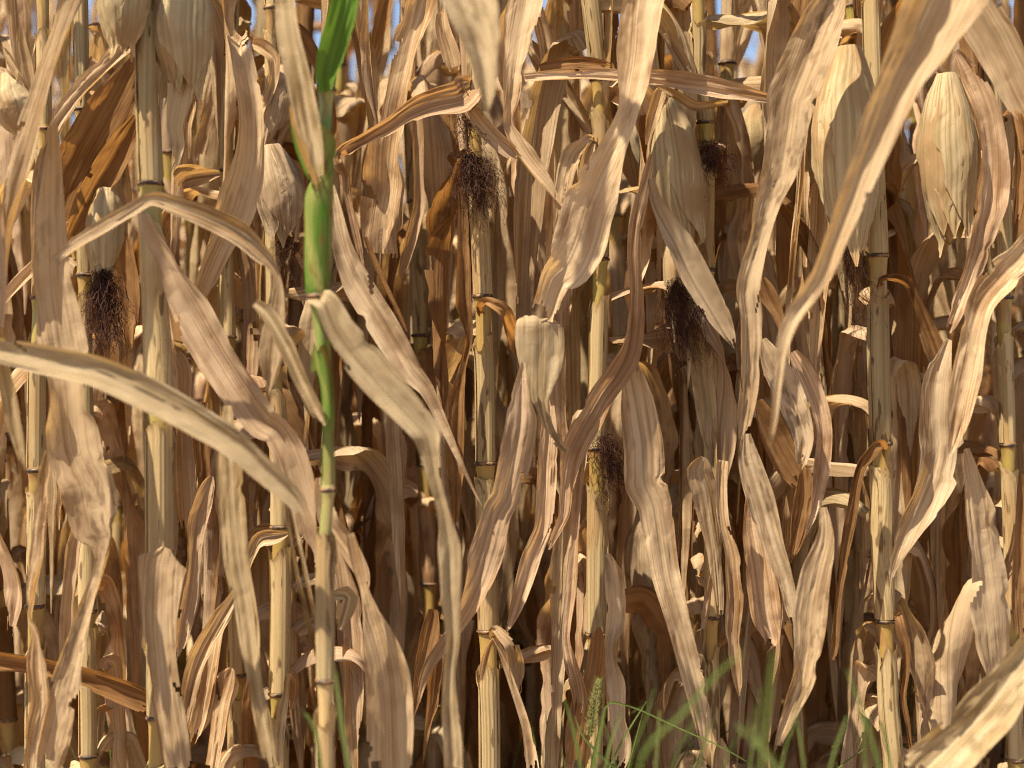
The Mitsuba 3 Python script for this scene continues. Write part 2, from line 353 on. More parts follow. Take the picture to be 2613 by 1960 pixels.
# ---------------------------------------------------------------- a maize plant's stalk: pith stem, node rings, one sheath per internode; returns (key, collars)
def stalk(key, path, nodes, seed, detail=2, green=False, top=2.0, gaps=None):
    rnd = random.Random(seed)
    path = sorted([tuple(p) for p in path], key=lambda p: p[2])
    lo, hi = path[0], path[-1]
    nodes = sorted(nodes)
    if lo[2] > 0.02:
        path = [(lo[0] + rnd.uniform(-.01, .01), lo[1], -0.03, lo[3] * 1.10)] + path
    if hi[2] < top:
        dx = np.clip((hi[0] - path[-2][0]) / max(hi[2] - path[-2][2], 0.05), -0.08, 0.08)
        path = path + [(hi[0] + dx * (top - hi[2]), hi[1] + rnd.uniform(-.02, .02), top, max(0.004, hi[3] * 0.5))]
    z = nodes[0] if nodes else 0.3
    while z > 0.14:
        z -= rnd.uniform(0.11, 0.16) if z < 0.5 else rnd.uniform(0.15, 0.19)
        if z > 0.05: nodes = [z] + nodes
    z = nodes[-1]
    while z < top - 0.25:
        z += rnd.uniform(0.16, 0.20)
        nodes = nodes + [z]
    zs = np.unique(np.concatenate([np.arange(-0.03, top, 0.03 if detail < 2 else 0.015), *[np.array([q - 0.006, q - 0.003, q, q + 0.003, q + 0.006]) for q in nodes]]))
    idx = np.searchsorted(nodes, zs)
    bul = sum(0.0022 * np.exp(-((zs - q) / 0.008) ** 2) for q in nodes)
    add(key, 'stalk', tube(path, zs, 0.86, 18 if detail > 1 else 10, flute=idx * math.pi + 1.2, bulge=bul), 'stalk_green' if green else 'stalk')
    collars = []
    for k, q in enumerate(nodes):
        if detail > 0:
            rz = np.array([q - 0.0024, q - 0.0014, q, q + 0.0014, q + 0.0024])
            add(key, 'node', tube(path, rz, 0.93, 20 if detail > 1 else 12, bulge=np.array([-0.0004, 0.0008, 0.0014, 0.0008, -0.0004]) + 0.0018), 'node')
        nxt = nodes[k + 1] if k + 1 < len(nodes) else top
        gap = (gaps or {}).get(k, rnd.uniform(0.010, 0.035))
        c = nxt - gap
        side = (k % 2) * math.pi + rnd.uniform(-0.5, 0.5) + 0.2
        if c - q > 0.05:
            mm = 41 if detail > 1 else 14
            zz = np.linspace(q + 0.003, c, 26 if detail > 1 else 8)
            open_ = side + math.pi
            f = (zz - zz[0]) / (zz[-1] - zz[0])
            th = np.linspace(0, 1, mm)
            lift = 0.0018 * np.clip((f - 0.85) / 0.15, 0, 1)[:, None] ** 2 + 0.002 * np.clip(f - 0.5, 0, 1)[:, None] * (np.abs(th - 0.5) * 2)[None] ** 6
            lift = lift + 0.0011 * (meshkit.noise(np.stack(np.broadcast_arrays(th[None] * 5, f[:, None] * 4, k + seed * 1.0), -1), seed % 71) - 0.5)
            add(key, 'leaf_sheath', tube(path, zz, 1.0, mm, a0=open_ + 0.12, a1=open_ + 2 * math.pi + 0.25, spiral=0.0016, lift=lift, ragged=-0.016 * meshkit.fbm(np.stack([th * 7, th * 0 + k, th * 0 + seed], -1), 3, seed % 67) * (1 + 2.5 * np.abs(th - 0.5) ** 2 * 4), ridges=0.00022 if detail > 1 else 0), 'sheath_green' if green and 0.72 < c else 'sheath' if detail > 1 else rnd.choice(['sheath', 'leaf_tan', 'leaf_pink', 'leaf_brown']))
        cx, cy, r = path_at(path, c)
        collars.append((cx + math.cos(side) * r, cy + math.sin(side) * r, c, side))
    return collars

def tassel(key, base, seed):
    rnd = random.Random(seed)
    parts = []
    for i in range(rnd.randint(6, 9)):
        a, tilt, L = rnd.uniform(0, 6.283), (0.1 if i == 0 else rnd.uniform(0.35, 0.9)), rnd.uniform(0.14, 0.24)
        s = np.linspace(0, 1, 9)
        P = np.asarray(base) + np.stack([math.cos(a) * tilt * L * s, math.sin(a) * tilt * L * s, L * s * (1 - 0.45 * tilt * s)], 1)
        ang = np.linspace(0, 6.283, 6)
        tan = unit(np.gradient(P, axis=0)); u = unit(np.cross(tan, [0.3, 0.9, 0.1])); b = np.cross(tan, u)
        r = 0.003 * (1 + 0.5 * np.sin(np.arange(9) * 2.1))[:, None, None] * np.concatenate([np.ones(8), [0.2]])[:, None, None]
        R = P[:, None] + r * (np.cos(ang)[None, :, None] * u[:, None] + np.sin(ang)[None, :, None] * b[:, None])
        parts.append(grid_mesh(R, 0.5 + 0 * R[..., 0], R[..., 2]))
    add(key, 'tassel', join(parts), 'leaf_brown')

LEAF_MATS = ['leaf_tan', 'leaf_pink', 'leaf_tan', 'leaf_brown', 'leaf_pale', 'leaf_mottled']

# ---------------------------------------------------------------- ground
def ground_mesh():
    r = np.concatenate([np.linspace(0, 7, 90), 7 + np.geomspace(0.3, 240, 30)])
    th = np.linspace(0, 2 * math.pi, 121)
    R, A = np.meshgrid(r, th, indexing='ij')
    X, Y = R * np.cos(A), R * np.sin(A) + 1.5
    Z = 0.05 * (meshkit.fbm(np.stack([X * 3, Y * 3, 0 * X], -1), 4) - 0.5) * np.clip(1.5 - R / 10, 0, 1)
    return grid_mesh(np.stack([X, Y, Z], -1), X, Y)
m_, u_ = ground_mesh()
m_ = (m_[0], m_[1][:, ::-1])
scene['ground'] = mikit.ply(m_, 'soil', smooth=True)
labels['ground'] = {'kind': 'structure'}

# ---------------------------------------------------------------- the plants along the field's edge, each measured in metres
PLANTS, COLLARS = {}, {}
def hero(name, label, path, nodes, seed, green=False, top=2.0, upper=(1.36, 9), lower=0.30, upper_len=(0.25, 0.4), thin=0.6, fill=4):
    key = thing('maize_plant', label, 'maize plant')
    PLANTS[name] = key
    cs = stalk(key, path, nodes, seed, 2, green, top)
    rnd = random.Random(seed + 1)
    for i, (x, y, z, side) in enumerate(cs):
        if upper[0] < z < upper[1] or z < lower:
            az = side + rnd.uniform(-0.6, 0.6)
            if z > lower and rnd.random() < thin: continue
            if z > lower and math.sin(az) < 0.1: az = -az
            L = rnd.uniform(*upper_len) if z > lower else 0.3
            add(key, 'leaf', droop_leaf((x, y, z), az, L, rnd.uniform(0.045, 0.07), seed * 31 + i, hang=0.7), rnd.choice(LEAF_MATS))
    for i, (x, y, z, side) in enumerate(cs):
        for j in range(fill if 0.3 < z < 1.5 else 0):
            az = rnd.uniform(0.15, 2.99)
            add(key, 'leaf', droop_leaf((x, y + 0.01, z - 0.01 - 0.05 * j), az, rnd.uniform(0.35, 0.6), rnd.uniform(0.035, 0.06), seed * 57 + i * 5 + j, up=0.3, out=(0.08, 0.34)), rnd.choice(LEAF_MATS))
    return key

def blade(name, mat, pts, label=None, **o):
    return add(PLANTS[name], 'leaf', leaf(pts, **o), mat, label)

def cob(name, base, tip, radius, seed, label=None, **o):
    return ear(PLANTS[name], base, tip, radius, seed, label, **o)

def loose_silk(name, start, spec, seed):
    return add(PLANTS[name], 'silk', silk_mesh(start, spec, seed), 'silk', 'dark red brown withered silk hanging in a tangle', kind='stuff')

GRASS = {}
def grass_leaf(label, pts, seed):
    if label not in GRASS: GRASS[label] = thing('grass_tuft', label, 'grass')
    add(GRASS[label], 'blade', leaf(pts, fold=16, curl=10, ruffle=0.02, wrinkle=0.0003, seed=seed, step=0.008, m=5), 'grass_blade')

def foxtail(label, base, tip, stem, seed):
    key = thing('foxtail_grass', label, 'grass')
    base, tip = np.array(base), np.array(tip)
    rng = np.random.default_rng(seed)
    L = np.linalg.norm(tip - base); A = (tip - base) / L
    U = unit(np.cross(A, [0.2, 1, 0.1])); V = np.cross(A, U)
    v, f = [], []
    for i in range(420):
        t = rng.uniform(0, 1); a = rng.uniform(0, 6.283); r = 0.0042 * math.sin(math.pi * min(1, 0.12 + 0.86 * t)) ** 0.5
        d = U * math.cos(a) + V * math.sin(a); s = np.cross(A, d)
        p = base + A * t * L
        q, n = p + d * r, len(v)
        seedling = i % 2 == 0
        ln, w = (0.003, 0.0011) if seedling else (0.0095, 0.00022)
        e = q + unit(A * 1.1 + d * (0.6 if seedling else 1.0)) * ln
        v += [p + d * r * 0.3, q + s * w, q - s * w, e, q + d * w]
        f += [[n, n + 1, n + 2], [n + 1, n + 3, n + 4], [n + 2, n + 4, n + 3], [n + 1, n + 2, n + 3], [n, n + 4, n + 1], [n, n + 2, n + 4]]
    add(key, 'seed_head', ((np.array(v), np.array(f)), np.zeros((len(v), 2)) + 0.5), 'seed_head')
    add(key, 'stem', leaf(stem, fold=40, curl=40, ruffle=0, wrinkle=0, seed=seed, step=0.01, m=5), 'grass_blade')
scene['seed_head'] = {'type': 'principledthin', 'base_color': {'type': 'rgb', 'value': (0.20, 0.22, 0.085)}, 'roughness': 0.5, 'diff_trans': 0.8}

hero('A', 'tan maize plant with a dark tangle of silk hanging beside its upper stalk',
     [(-0.0452, 0, 1.1812, 0.0073), (-0.0439, 0, 1.0985, 0.0087), (-0.0356, 0, 0.9286, 0.0101), (-0.0315, 0, 0.7908, 0.0108), (-0.0305, 0, 0.6301, 0.0113), (-0.0282, 0, 0.5153, 0.0115), (-0.0259, 0, 0.3499, 0.0117)],
     [1.1031, 0.9024, 0.7068, 0.5107], 11, fill=1)
hero('B', 'maize plant whose broad pale blade sweeps down across the picture centre',
     [(0.0925, 0, 1.2501, 0.0106), (0.1013, 0, 1.149, 0.0083), (0.104, 0, 1.0204, 0.0087), (0.1031, 0, 0.946, 0.0092), (0.1022, 0, 0.8918, 0.0096), (0.0994, 0, 0.7242, 0.0106), (0.099, 0, 0.5065, 0.0108), (0.0958, 0, 0.3499, 0.0101)],
     [1.1559, 0.946, 0.7242, 0.5065], 12)
hero('C', 'maize plant with a large closed ear pressed to its stalk',
     [(0.2225, 0.03, 1.2585, 0.0084), (0.2229, 0.03, 1.1649, 0.0084), (0.2318, 0.03, 1.1041, 0.0098), (0.2295, 0.03, 0.9825, 0.0103), (0.2365, 0.03, 0.8374, 0.0112), (0.2402, 0.03, 0.7092, 0.0117), (0.2384, 0.03, 0.5212, 0.008), (0.2412, 0.03, 0.3415, 0.007)],
     [1.1116, 0.9357, 0.7092, 0.5212], 13)
hero('D', 'thick pale maize stalk with the big cream ear hanging over its top',
     [(0.4218, 0, 1.2041, 0.0092), (0.4264, 0, 1.0204, 0.0101), (0.4292, 0, 0.9515, 0.0106), (0.4301, 0, 0.8367, 0.0122), (0.4324, 0, 0.7311, 0.0115), (0.4342, 0, 0.6071, 0.0124), (0.437, 0, 0.5222, 0.0106), (0.4416, 0, 0.4234, 0.0115), (0.4471, 0, 0.3499, 0.011)],
     [1.1352, 0.9502, 0.7302, 0.5222], 14)
hero('E', 'maize plant nearest the right edge with a ribbed ear left of its stalk',
     [(0.5785, 0.05, 1.2641, 0.0085), (0.5823, 0.05, 1.141, 0.0085), (0.5927, 0.05, 1.0036, 0.0095), (0.5951, 0.05, 0.8663, 0.0095), (0.5993, 0.05, 0.7261, 0.0085), (0.6031, 0.05, 0.6011, 0.0081), (0.6088, 0.05, 0.3359, 0.0095)],
     [1.1078, 0.9042, 0.7261, 0.5253], 15)
hero('F', 'thin maize stalk with one green segment just left of the thick pale stalk',
     [(0.4598, 0.35, 1.1806, 0.009), (0.4665, 0.35, 0.9567, 0.0092), (0.4682, 0.35, 0.8778, 0.0087), (0.4721, 0.35, 0.6438, 0.0078), (0.4805, 0.35, 0.4166, 0.0095), (0.4889, 0.35, 0.2515, 0.0095)],
     [1.1078, 0.8778, 0.6438, 0.4166], 16)
hero('G', 'maize plant with the bright green stalk and green top leaf among the dry ones',
     [(-0.1569, -0.3, 1.1881, 0.0067), (-0.1703, -0.3, 1.1172, 0.0067), (-0.1763, -0.3, 1.0799, 0.0071), (-0.1785, -0.3, 1.0425, 0.0075), (-0.18, -0.3, 1.0015, 0.0084), (-0.1838, -0.3, 0.9772, 0.0123), (-0.1849, -0.3, 0.8914, 0.0108), (-0.1845, -0.3, 0.8746, 0.0075), (-0.18, -0.3, 0.8299, 0.0063), (-0.1748, -0.3, 0.7739, 0.005), (-0.1748, -0.3, 0.703, 0.0056), (-0.1782, -0.3, 0.6433, 0.0075), (-0.1785, -0.3, 0.606, 0.0078), (-0.1771, -0.3, 0.4343, 0.0078)],
     [1.0799, 0.8832, 0.6993, 0.5175], 17, green=True, upper=(1.45, 9), thin=0.5, fill=0)
hero('H', 'maize plant with a broad yellowish stalk behind the arching leaves at the left',
     [(-0.3916, -0.14, 1.2191, 0.0092), (-0.3916, -0.14, 1.152, 0.0096), (-0.3883, -0.14, 1.0682, 0.0117), (-0.382, -0.14, 0.8922, 0.013), (-0.3769, -0.14, 0.7497, 0.0138), (-0.3765, -0.14, 0.6114, 0.0138), (-0.3782, -0.14, 0.3893, 0.0117)],
     [1.2358, 1.0137, 0.7916, 0.6072], 18, fill=0)
hero('I', 'maize plant in the lower left with a folded striped leaf at its collar',
     [(-0.2933, 0.06, 1.2669, 0.0067), (-0.2928, 0.06, 1.124, 0.0071), (-0.289, 0.06, 0.8381, 0.0095), (-0.2823, 0.06, 0.6666, 0.011), (-0.2814, 0.06, 0.5522, 0.0114), (-0.2842, 0.06, 0.3331, 0.011)],
     [1.2565, 1.0382, 0.8238, 0.6261, 0.4231], 19)
hero('K', 'slim yellow maize stalk with a twisted sunlit leaf, left of the green stalk',
     [(-0.3503, 0.12, 1.2838, 0.0067), (-0.3537, 0.12, 1.2147, 0.0074), (-0.3601, 0.12, 1.0715, 0.0074), (-0.3587, 0.12, 0.8889, 0.0094), (-0.3527, 0.12, 0.642, 0.0109), (-0.3468, 0.12, 0.4939, 0.0114), (-0.3458, 0.12, 0.3162, 0.0114)],
     [1.2152, 1.0691, 0.8592, 0.647, 0.4337], 20)
hero('M', 'shaded maize plant near the left edge with black silk on its ear',
     [(-0.5248, 0.06, 1.2669, 0.0081), (-0.5224, 0.06, 1.124, 0.0081), (-0.5201, 0.06, 0.9334, 0.0081), (-0.5177, 0.06, 0.6952, 0.0095), (-0.5153, 0.06, 0.3331, 0.01)],
     [1.1335, 0.9325, 0.719, 0.5237], 21)
hero('N', 'maize plant past the left edge whose long leaf arches across the lower left',
     [(-0.5412, -0.34, 1.1544, 0.009), (-0.534, -0.34, 0.9374, 0.0101), (-0.5304, -0.34, 0.7204, 0.0108), (-0.5267, -0.34, 0.4456, 0.0112)],
     [1.0821, 0.8651, 0.6481], 22, upper=(0.9, 9), upper_len=(0.4, 0.6), thin=0.45, fill=0)
hero('O', 'maize plant past the right edge whose pale blades reach in from the right',
     [(0.5535, -0.3, 1.1657, 0.0086), (0.5498, -0.3, 0.9418, 0.0093), (0.5535, -0.3, 0.7179, 0.0101), (0.5573, -0.3, 0.4343, 0.0104)],
     [1.1097, 0.9045, 0.6993], 23, fill=0)
hero('P', 'maize plant at the upper left with two pale green hanging ears',
     [(-0.5449, -0.02, 1.2898, 0.0077), (-0.5426, -0.02, 1.2172, 0.0077), (-0.5417, -0.02, 1.063, 0.0082), (-0.5494, -0.02, 0.7909, 0.0095), (-0.5517, -0.02, 0.3556, 0.0104)],
     [1.2535, 1.0948, 0.8998, 0.7002], 24, thin=0.45, fill=0)
blade('N', 'leaf_tan', [(-0.4269, -0.22, 1.2175, 0.0085, 0), (-0.4306, -0.22, 1.2082, 0.0285, 0), (-0.4473, -0.22, 1.1664, 0.0402, 20), (-0.4623, -0.22, 1.1247, 0.0402, 35), (-0.4774, -0.22, 1.0678, 0.0427, 25), (-0.4924, -0.22, 1.0127, 0.0402, 10), (-0.5058, -0.22, 0.9542, 0.0308, 20), (-0.5142, -0.22, 0.8957, 0.0213, 0)], seed=107, fold=(35, 10), curl=30)
blade('P', 'leaf_pink', [(-0.4227, -0.08, 1.1797, 0.0153, 0), (-0.4411, -0.08, 1.1613, 0.0306, 25), (-0.4743, -0.08, 1.1281, 0.0306, 30), (-0.5, -0.08, 1.095, 0.0229, 20), (-0.5148, -0.08, 1.0692, 0.0153, -20), (-0.5249, -0.08, 1.0251, 0.0178, 10), (-0.5295, -0.08, 0.9698, 0.0153, 0), (-0.5304, -0.08, 0.9146, 0.0102, 0)], seed=114, fold=(20, 30))
blade('H', 'leaf_brown', [(-0.4447, 0.02, 1.187, 0.0158, 0), (-0.4662, 0.02, 1.1458, 0.0436, 0), (-0.4917, 0.02, 1.0987, 0.0594, 0), (-0.5173, 0.02, 1.0497, 0.0594, 0), (-0.5369, 0.02, 1.0006, 0.0436, 0), (-0.5486, 0.02, 0.9614, 0.0119, 0)], seed=121, fold=10, curl=10)
blade('H', 'leaf_brown', [(-0.4356, -0.02, 1.1105, 0.0122, 0), (-0.4586, -0.02, 1.0665, 0.0387, 0), (-0.4853, -0.02, 1.0186, 0.0468, 0), (-0.5064, -0.02, 0.9765, 0.0244, 0), (-0.516, -0.02, 0.9574, 0.0081, 0)], seed=128, fold=25)
blade('P', 'leaf_tan', [(-0.469, -0.2, 1.0649, 0.0103, 0), (-0.469, -0.2, 1.0242, 0.0189, 0), (-0.4699, -0.2, 0.9819, 0.0292, 0), (-0.469, -0.2, 0.9406, 0.0361, 0), (-0.4674, -0.2, 0.8898, 0.0464, 0), (-0.4597, -0.2, 0.8389, 0.0533, 0), (-0.4521, -0.2, 0.788, 0.0481, 0), (-0.4462, -0.2, 0.7372, 0.0585, 0), (-0.4301, -0.2, 0.6948, 0.0602, 0), (-0.4258, -0.2, 0.6654, 0.0585, 0), (-0.4148, -0.2, 0.6366, 0.0396, 20), (-0.419, -0.2, 0.6112, 0.0224, 30), (-0.4301, -0.2, 0.579, 0.0224, 25), (-0.4419, -0.2, 0.5434, 0.0258, 20), (-0.4555, -0.2, 0.4925, 0.0344, 15), (-0.469, -0.2, 0.4416, 0.0396, 20), (-0.4809, -0.2, 0.3992, 0.031, 0)], seed=135, fold=(10, 14), curl=14, ruffle=0.12)
blade('M', 'leaf_mottled', [(-0.4489, -0.26, 0.9205, 0.0084, 0), (-0.4246, -0.26, 0.9367, 0.0168, -30), (-0.397, -0.26, 0.9522, 0.0202, -30), (-0.3727, -0.26, 0.9676, 0.0185, -25), (-0.3564, -0.26, 0.9789, 0.0168, -15), (-0.3321, -0.26, 0.9757, 0.0202, -10), (-0.2996, -0.26, 0.9643, 0.0252, -5), (-0.2704, -0.26, 0.9513, 0.0286, 0), (-0.2461, -0.26, 0.9319, 0.0252, 10), (-0.2299, -0.26, 0.9108, 0.0151, 20), (-0.2288, -0.26, 0.8648, 0.0286, 15), (-0.2336, -0.26, 0.834, 0.0303, 10), (-0.2369, -0.26, 0.808, 0.0168, 0), (-0.2393, -0.26, 0.7886, 0.002, 0)], seed=142, fold=(30, 8), curl=22)
blade('H', 'leaf_pink', [(-0.3846, -0.18, 0.9776, 0.0106, 0), (-0.3726, -0.18, 0.9501, 0.0194, 15), (-0.3605, -0.18, 0.9323, 0.0229, 15), (-0.3399, -0.18, 0.8893, 0.0423, 12), (-0.3141, -0.18, 0.8446, 0.0511, 8), (-0.2866, -0.18, 0.8016, 0.0459, 5), (-0.2591, -0.18, 0.7621, 0.0406, 5), (-0.2424, -0.18, 0.75, 0.0353, 0), (-0.2252, -0.18, 0.7105, 0.0423, -5), (-0.2149, -0.18, 0.6744, 0.0388, 5), (-0.1994, -0.18, 0.6291, 0.0159, 40), (-0.202, -0.18, 0.6033, 0.0106, 20)], seed=149, fold=(8, 24), curl=18, ruffle=0.14)
blade('N', 'leaf_pale', [(-0.5326, -0.36, 0.8405, 0.0142, 0), (-0.495, -0.36, 0.836, 0.0222, 0), (-0.465, -0.36, 0.8285, 0.0269, -5), (-0.4275, -0.36, 0.8209, 0.0301, -8), (-0.3869, -0.36, 0.8134, 0.0301, -8), (-0.3479, -0.36, 0.7984, 0.0332, -8), (-0.3148, -0.36, 0.7819, 0.0348, -8), (-0.2803, -0.36, 0.7624, 0.0332, -8), (-0.2472, -0.36, 0.7414, 0.0301, -5), (-0.2217, -0.36, 0.7188, 0.0269, 0), (-0.2027, -0.36, 0.7008, 0.0222, 0), (-0.1892, -0.36, 0.6813, 0.0127, 0)], seed=156, fold=(10, 36), curl=20, ruffle=0.06, label='olive brown leaf arching in from the left edge across the lower left, dappled with sun')
blade('N', 'leaf_pale', [(-0.4844, -0.3, 0.8424, 0.0101, 0), (-0.4796, -0.3, 0.8109, 0.0218, 0), (-0.4718, -0.3, 0.7732, 0.0218, 0), (-0.4655, -0.3, 0.7338, 0.0117, 0), (-0.4639, -0.3, 0.7133, 0.0025, 0)], seed=163, fold=25)
blade('N', 'leaf_pink', [(-0.4891, -0.3, 0.9778, 0.0082, 0), (-0.4859, -0.3, 0.9463, 0.0098, 0), (-0.4836, -0.3, 0.907, 0.0115, 20), (-0.4844, -0.3, 0.8755, 0.0098, 20), (-0.4875, -0.3, 0.8487, 0.0033, 0)], seed=170, fold=20)
blade('P', 'leaf_pink', [(-0.5317, -0.03, 0.9501, 0.01, 0), (-0.5469, -0.03, 0.933, 0.0199, 20), (-0.5659, -0.03, 0.914, 0.0219, 25), (-0.583, -0.03, 0.895, 0.0199, 20), (-0.6002, -0.03, 0.8779, 0.012, 0)], seed=177, fold=22)
blade('M', 'leaf_brown', [(-0.476, 0.04, 0.9886, 0.0142, 0), (-0.468, 0.04, 0.9528, 0.0305, 0), (-0.4631, 0.04, 0.9151, 0.0345, 0), (-0.4601, 0.04, 0.8793, 0.0284, 0), (-0.4581, 0.04, 0.8376, 0.0061, 0)], seed=184, fold=15)
blade('K', 'leaf_pink', [(-0.4416, 0.06, 0.9648, 0.0107, 0), (-0.4255, 0.06, 0.9286, 0.0171, 25), (-0.4174, 0.06, 0.8863, 0.0171, 30), (-0.4114, 0.06, 0.8381, 0.0086, 0)], seed=191, fold=25)
blade('I', 'leaf_pink', [(-0.4029, 0.05, 0.8379, 0.0109, 0), (-0.3929, 0.05, 0.8139, 0.0328, 10), (-0.3949, 0.05, 0.7759, 0.0241, 0), (-0.3969, 0.05, 0.726, 0.0328, 0), (-0.3929, 0.05, 0.676, 0.0372, 20), (-0.3909, 0.05, 0.626, 0.0262, 0)], seed=198, fold=30, curl=30)
blade('K', 'leaf_brown', [(-0.3645, 0.03, 0.7782, 0.0126, 0), (-0.3684, 0.03, 0.7367, 0.0315, 0), (-0.3665, 0.03, 0.6874, 0.0315, 10), (-0.3714, 0.03, 0.6479, 0.0126, 0)], seed=205, fold=25)
blade('H', 'leaf_pale', [(-0.2827, -0.24, 0.7785, 0.0116, 0), (-0.2811, -0.24, 0.7472, 0.0249, 0), (-0.2794, -0.24, 0.706, 0.0282, 0), (-0.2778, -0.24, 0.6742, 0.0282, 0), (-0.2745, -0.24, 0.6281, 0.0265, 0), (-0.2646, -0.24, 0.5754, 0.0232, 0), (-0.258, -0.24, 0.526, 0.0215, 0), (-0.2481, -0.24, 0.4683, 0.0182, 0), (-0.2382, -0.24, 0.414, 0.0116, 0)], seed=212, fold=8, curl=12, ruffle=0.05)
blade('M', 'leaf_pink', [(-0.5928, -0.05, 0.6564, 0.0081, 0), (-0.5888, -0.05, 0.6473, 0.0269, 0), (-0.5737, -0.05, 0.6135, 0.0365, 15), (-0.5606, -0.05, 0.5703, 0.0365, 15), (-0.5644, -0.05, 0.5384, 0.0192, 0), (-0.57, -0.05, 0.514, 0.0077, 0)], seed=219, fold=15)
blade('N', 'leaf_tan', [(-0.4741, -0.2, 0.7316, 0.0108, 0), (-0.4784, -0.2, 0.6875, 0.0217, 0), (-0.4801, -0.2, 0.6536, 0.0235, 0), (-0.4826, -0.2, 0.6163, 0.0271, 20), (-0.4885, -0.2, 0.5858, 0.0198, 30), (-0.4928, -0.2, 0.562, 0.009, 40), (-0.4852, -0.2, 0.5434, 0.018, 15), (-0.4843, -0.2, 0.5095, 0.0271, 0), (-0.4818, -0.2, 0.4789, 0.0271, 0), (-0.4885, -0.2, 0.4467, 0.0235, 0), (-0.4928, -0.2, 0.3959, 0.018, 0)], seed=226, fold=25, curl=30, ruffle=0.14)
blade('M', 'leaf_pink', [(-0.5031, 0, 0.652, 0.0141, 0), (-0.5089, 0, 0.6036, 0.0282, 0), (-0.5147, 0, 0.5551, 0.0262, 0), (-0.5176, 0, 0.497, 0.0262, 0), (-0.5167, 0, 0.4428, 0.0121, 0)], seed=233, fold=20)
blade('P', 'leaf_brown', [(-0.6063, -0.04, 0.4907, 0.0094, 0), (-0.5963, -0.04, 0.4895, 0.0314, 0), (-0.551, -0.04, 0.4838, 0.0295, 0), (-0.5094, -0.04, 0.4744, 0.0295, 0), (-0.4679, -0.04, 0.4611, 0.0314, 0), (-0.4301, -0.04, 0.446, 0.0354, 0), (-0.3998, -0.04, 0.4309, 0.0314, 0)], seed=240, fold=(30, 10))
blade('H', 'leaf_tan', [(-0.3553, -0.2, 0.6318, 0.0099, 0), (-0.358, -0.2, 0.6222, 0.033, 0), (-0.3592, -0.2, 0.618, 0.0522, 0), (-0.3614, -0.2, 0.5925, 0.0452, 0), (-0.3622, -0.2, 0.5586, 0.0383, 0), (-0.3597, -0.2, 0.5179, 0.033, 0), (-0.3554, -0.2, 0.4755, 0.0348, 0), (-0.3487, -0.2, 0.4332, 0.0365, 0), (-0.3436, -0.2, 0.3908, 0.0313, 0)], seed=247, fold=(18, -14), curl=-22, ruffle=0.1, label='leaf folded down like a cuff over the broad stalk at the left')
blade('K', 'leaf_pink', [(-0.3568, 0.02, 0.6909, 0.0056, 0), (-0.3603, 0.02, 0.6816, 0.0188, 0), (-0.3721, 0.02, 0.6502, 0.0292, -15), (-0.378, 0.02, 0.6051, 0.0251, -15), (-0.3838, 0.02, 0.5521, 0.0292, -20), (-0.3917, 0.02, 0.507, 0.0209, -15), (-0.3976, 0.02, 0.4716, 0.0052, 0)], seed=254, fold=25)
blade('I', 'leaf_mottled', [(-0.2627, 0, 0.6246, 0.0057, -10), (-0.2725, 0, 0.623, 0.0189, -10), (-0.29, 0, 0.6201, 0.0272, 0), (-0.3055, 0, 0.5958, 0.0252, 15), (-0.319, 0, 0.5629, 0.0231, 15), (-0.3423, 0, 0.5241, 0.0272, 15), (-0.3636, 0, 0.4854, 0.0293, 15), (-0.3772, 0, 0.4389, 0.0252, 10), (-0.383, 0, 0.3963, 0.0126, 0)], seed=261, fold=28, curl=25, ruffle=0.15, label='striped buff leaf bent over its collar and hanging down to the left')
blade('I', 'leaf_tan', [(-0.3289, 0.02, 0.5403, 0.0104, 0), (-0.3505, 0.02, 0.5011, 0.023, 10), (-0.3583, 0.02, 0.4579, 0.0271, 5), (-0.3691, 0.02, 0.4049, 0.0334, 0), (-0.378, 0.02, 0.3755, 0.0167, 0)], seed=268, fold=25)
blade('K', 'leaf_tan', [(-0.3383, 0.05, 0.4574, 0.0097, 0), (-0.34, 0.05, 0.4476, 0.0323, 0), (-0.341, 0.05, 0.4416, 0.0409, 0), (-0.349, 0.05, 0.4116, 0.0302, 0), (-0.353, 0.05, 0.3776, 0.0259, 0), (-0.361, 0.05, 0.3277, 0.0237, 0)], seed=275, fold=(30, -25), ruffle=0.14)
blade('I', 'leaf_brown', [(-0.3126, 0.08, 0.4615, 0.0127, 0), (-0.3146, 0.08, 0.4208, 0.0317, 0), (-0.3167, 0.08, 0.37, 0.0339, 0), (-0.3126, 0.08, 0.3191, 0.019, 0)], seed=282, fold=20)
blade('K', 'leaf_tan', [(-0.3328, 0.1, 1.2298, 0.0183, 0), (-0.32, 0, 1.2016, 0.0257, 0), (-0.2974, -0.09, 1.1479, 0.0351, 20), (-0.2919, -0.09, 1.1059, 0.0406, 20), (-0.2919, -0.09, 1.0602, 0.046, 20), (-0.2993, -0.09, 1.0181, 0.0542, 15), (-0.3102, -0.09, 0.987, 0.0542, 5), (-0.3267, -0.09, 0.9577, 0.0434, -20), (-0.3413, -0.09, 0.9243, 0.0406, -25), (-0.3523, -0.09, 0.8913, 0.0243, -10), (-0.3596, -0.09, 0.8639, 0.0054, 0)], seed=289, fold=(6, 55), curl=30, ruffle=0.12, label='twisted sunlit leaf hanging from the collar of the slim yellow stalk')
blade('K', 'leaf_tan', [(-0.3118, 0.04, 1.2077, 0.0174, 0), (-0.2978, 0.04, 1.2017, 0.0239, 0), (-0.2859, 0.04, 1.1878, 0.0196, 0), (-0.2899, 0.04, 1.158, 0.0174, -20), (-0.3018, 0.04, 1.1223, 0.013, 0)], seed=296, fold=30)
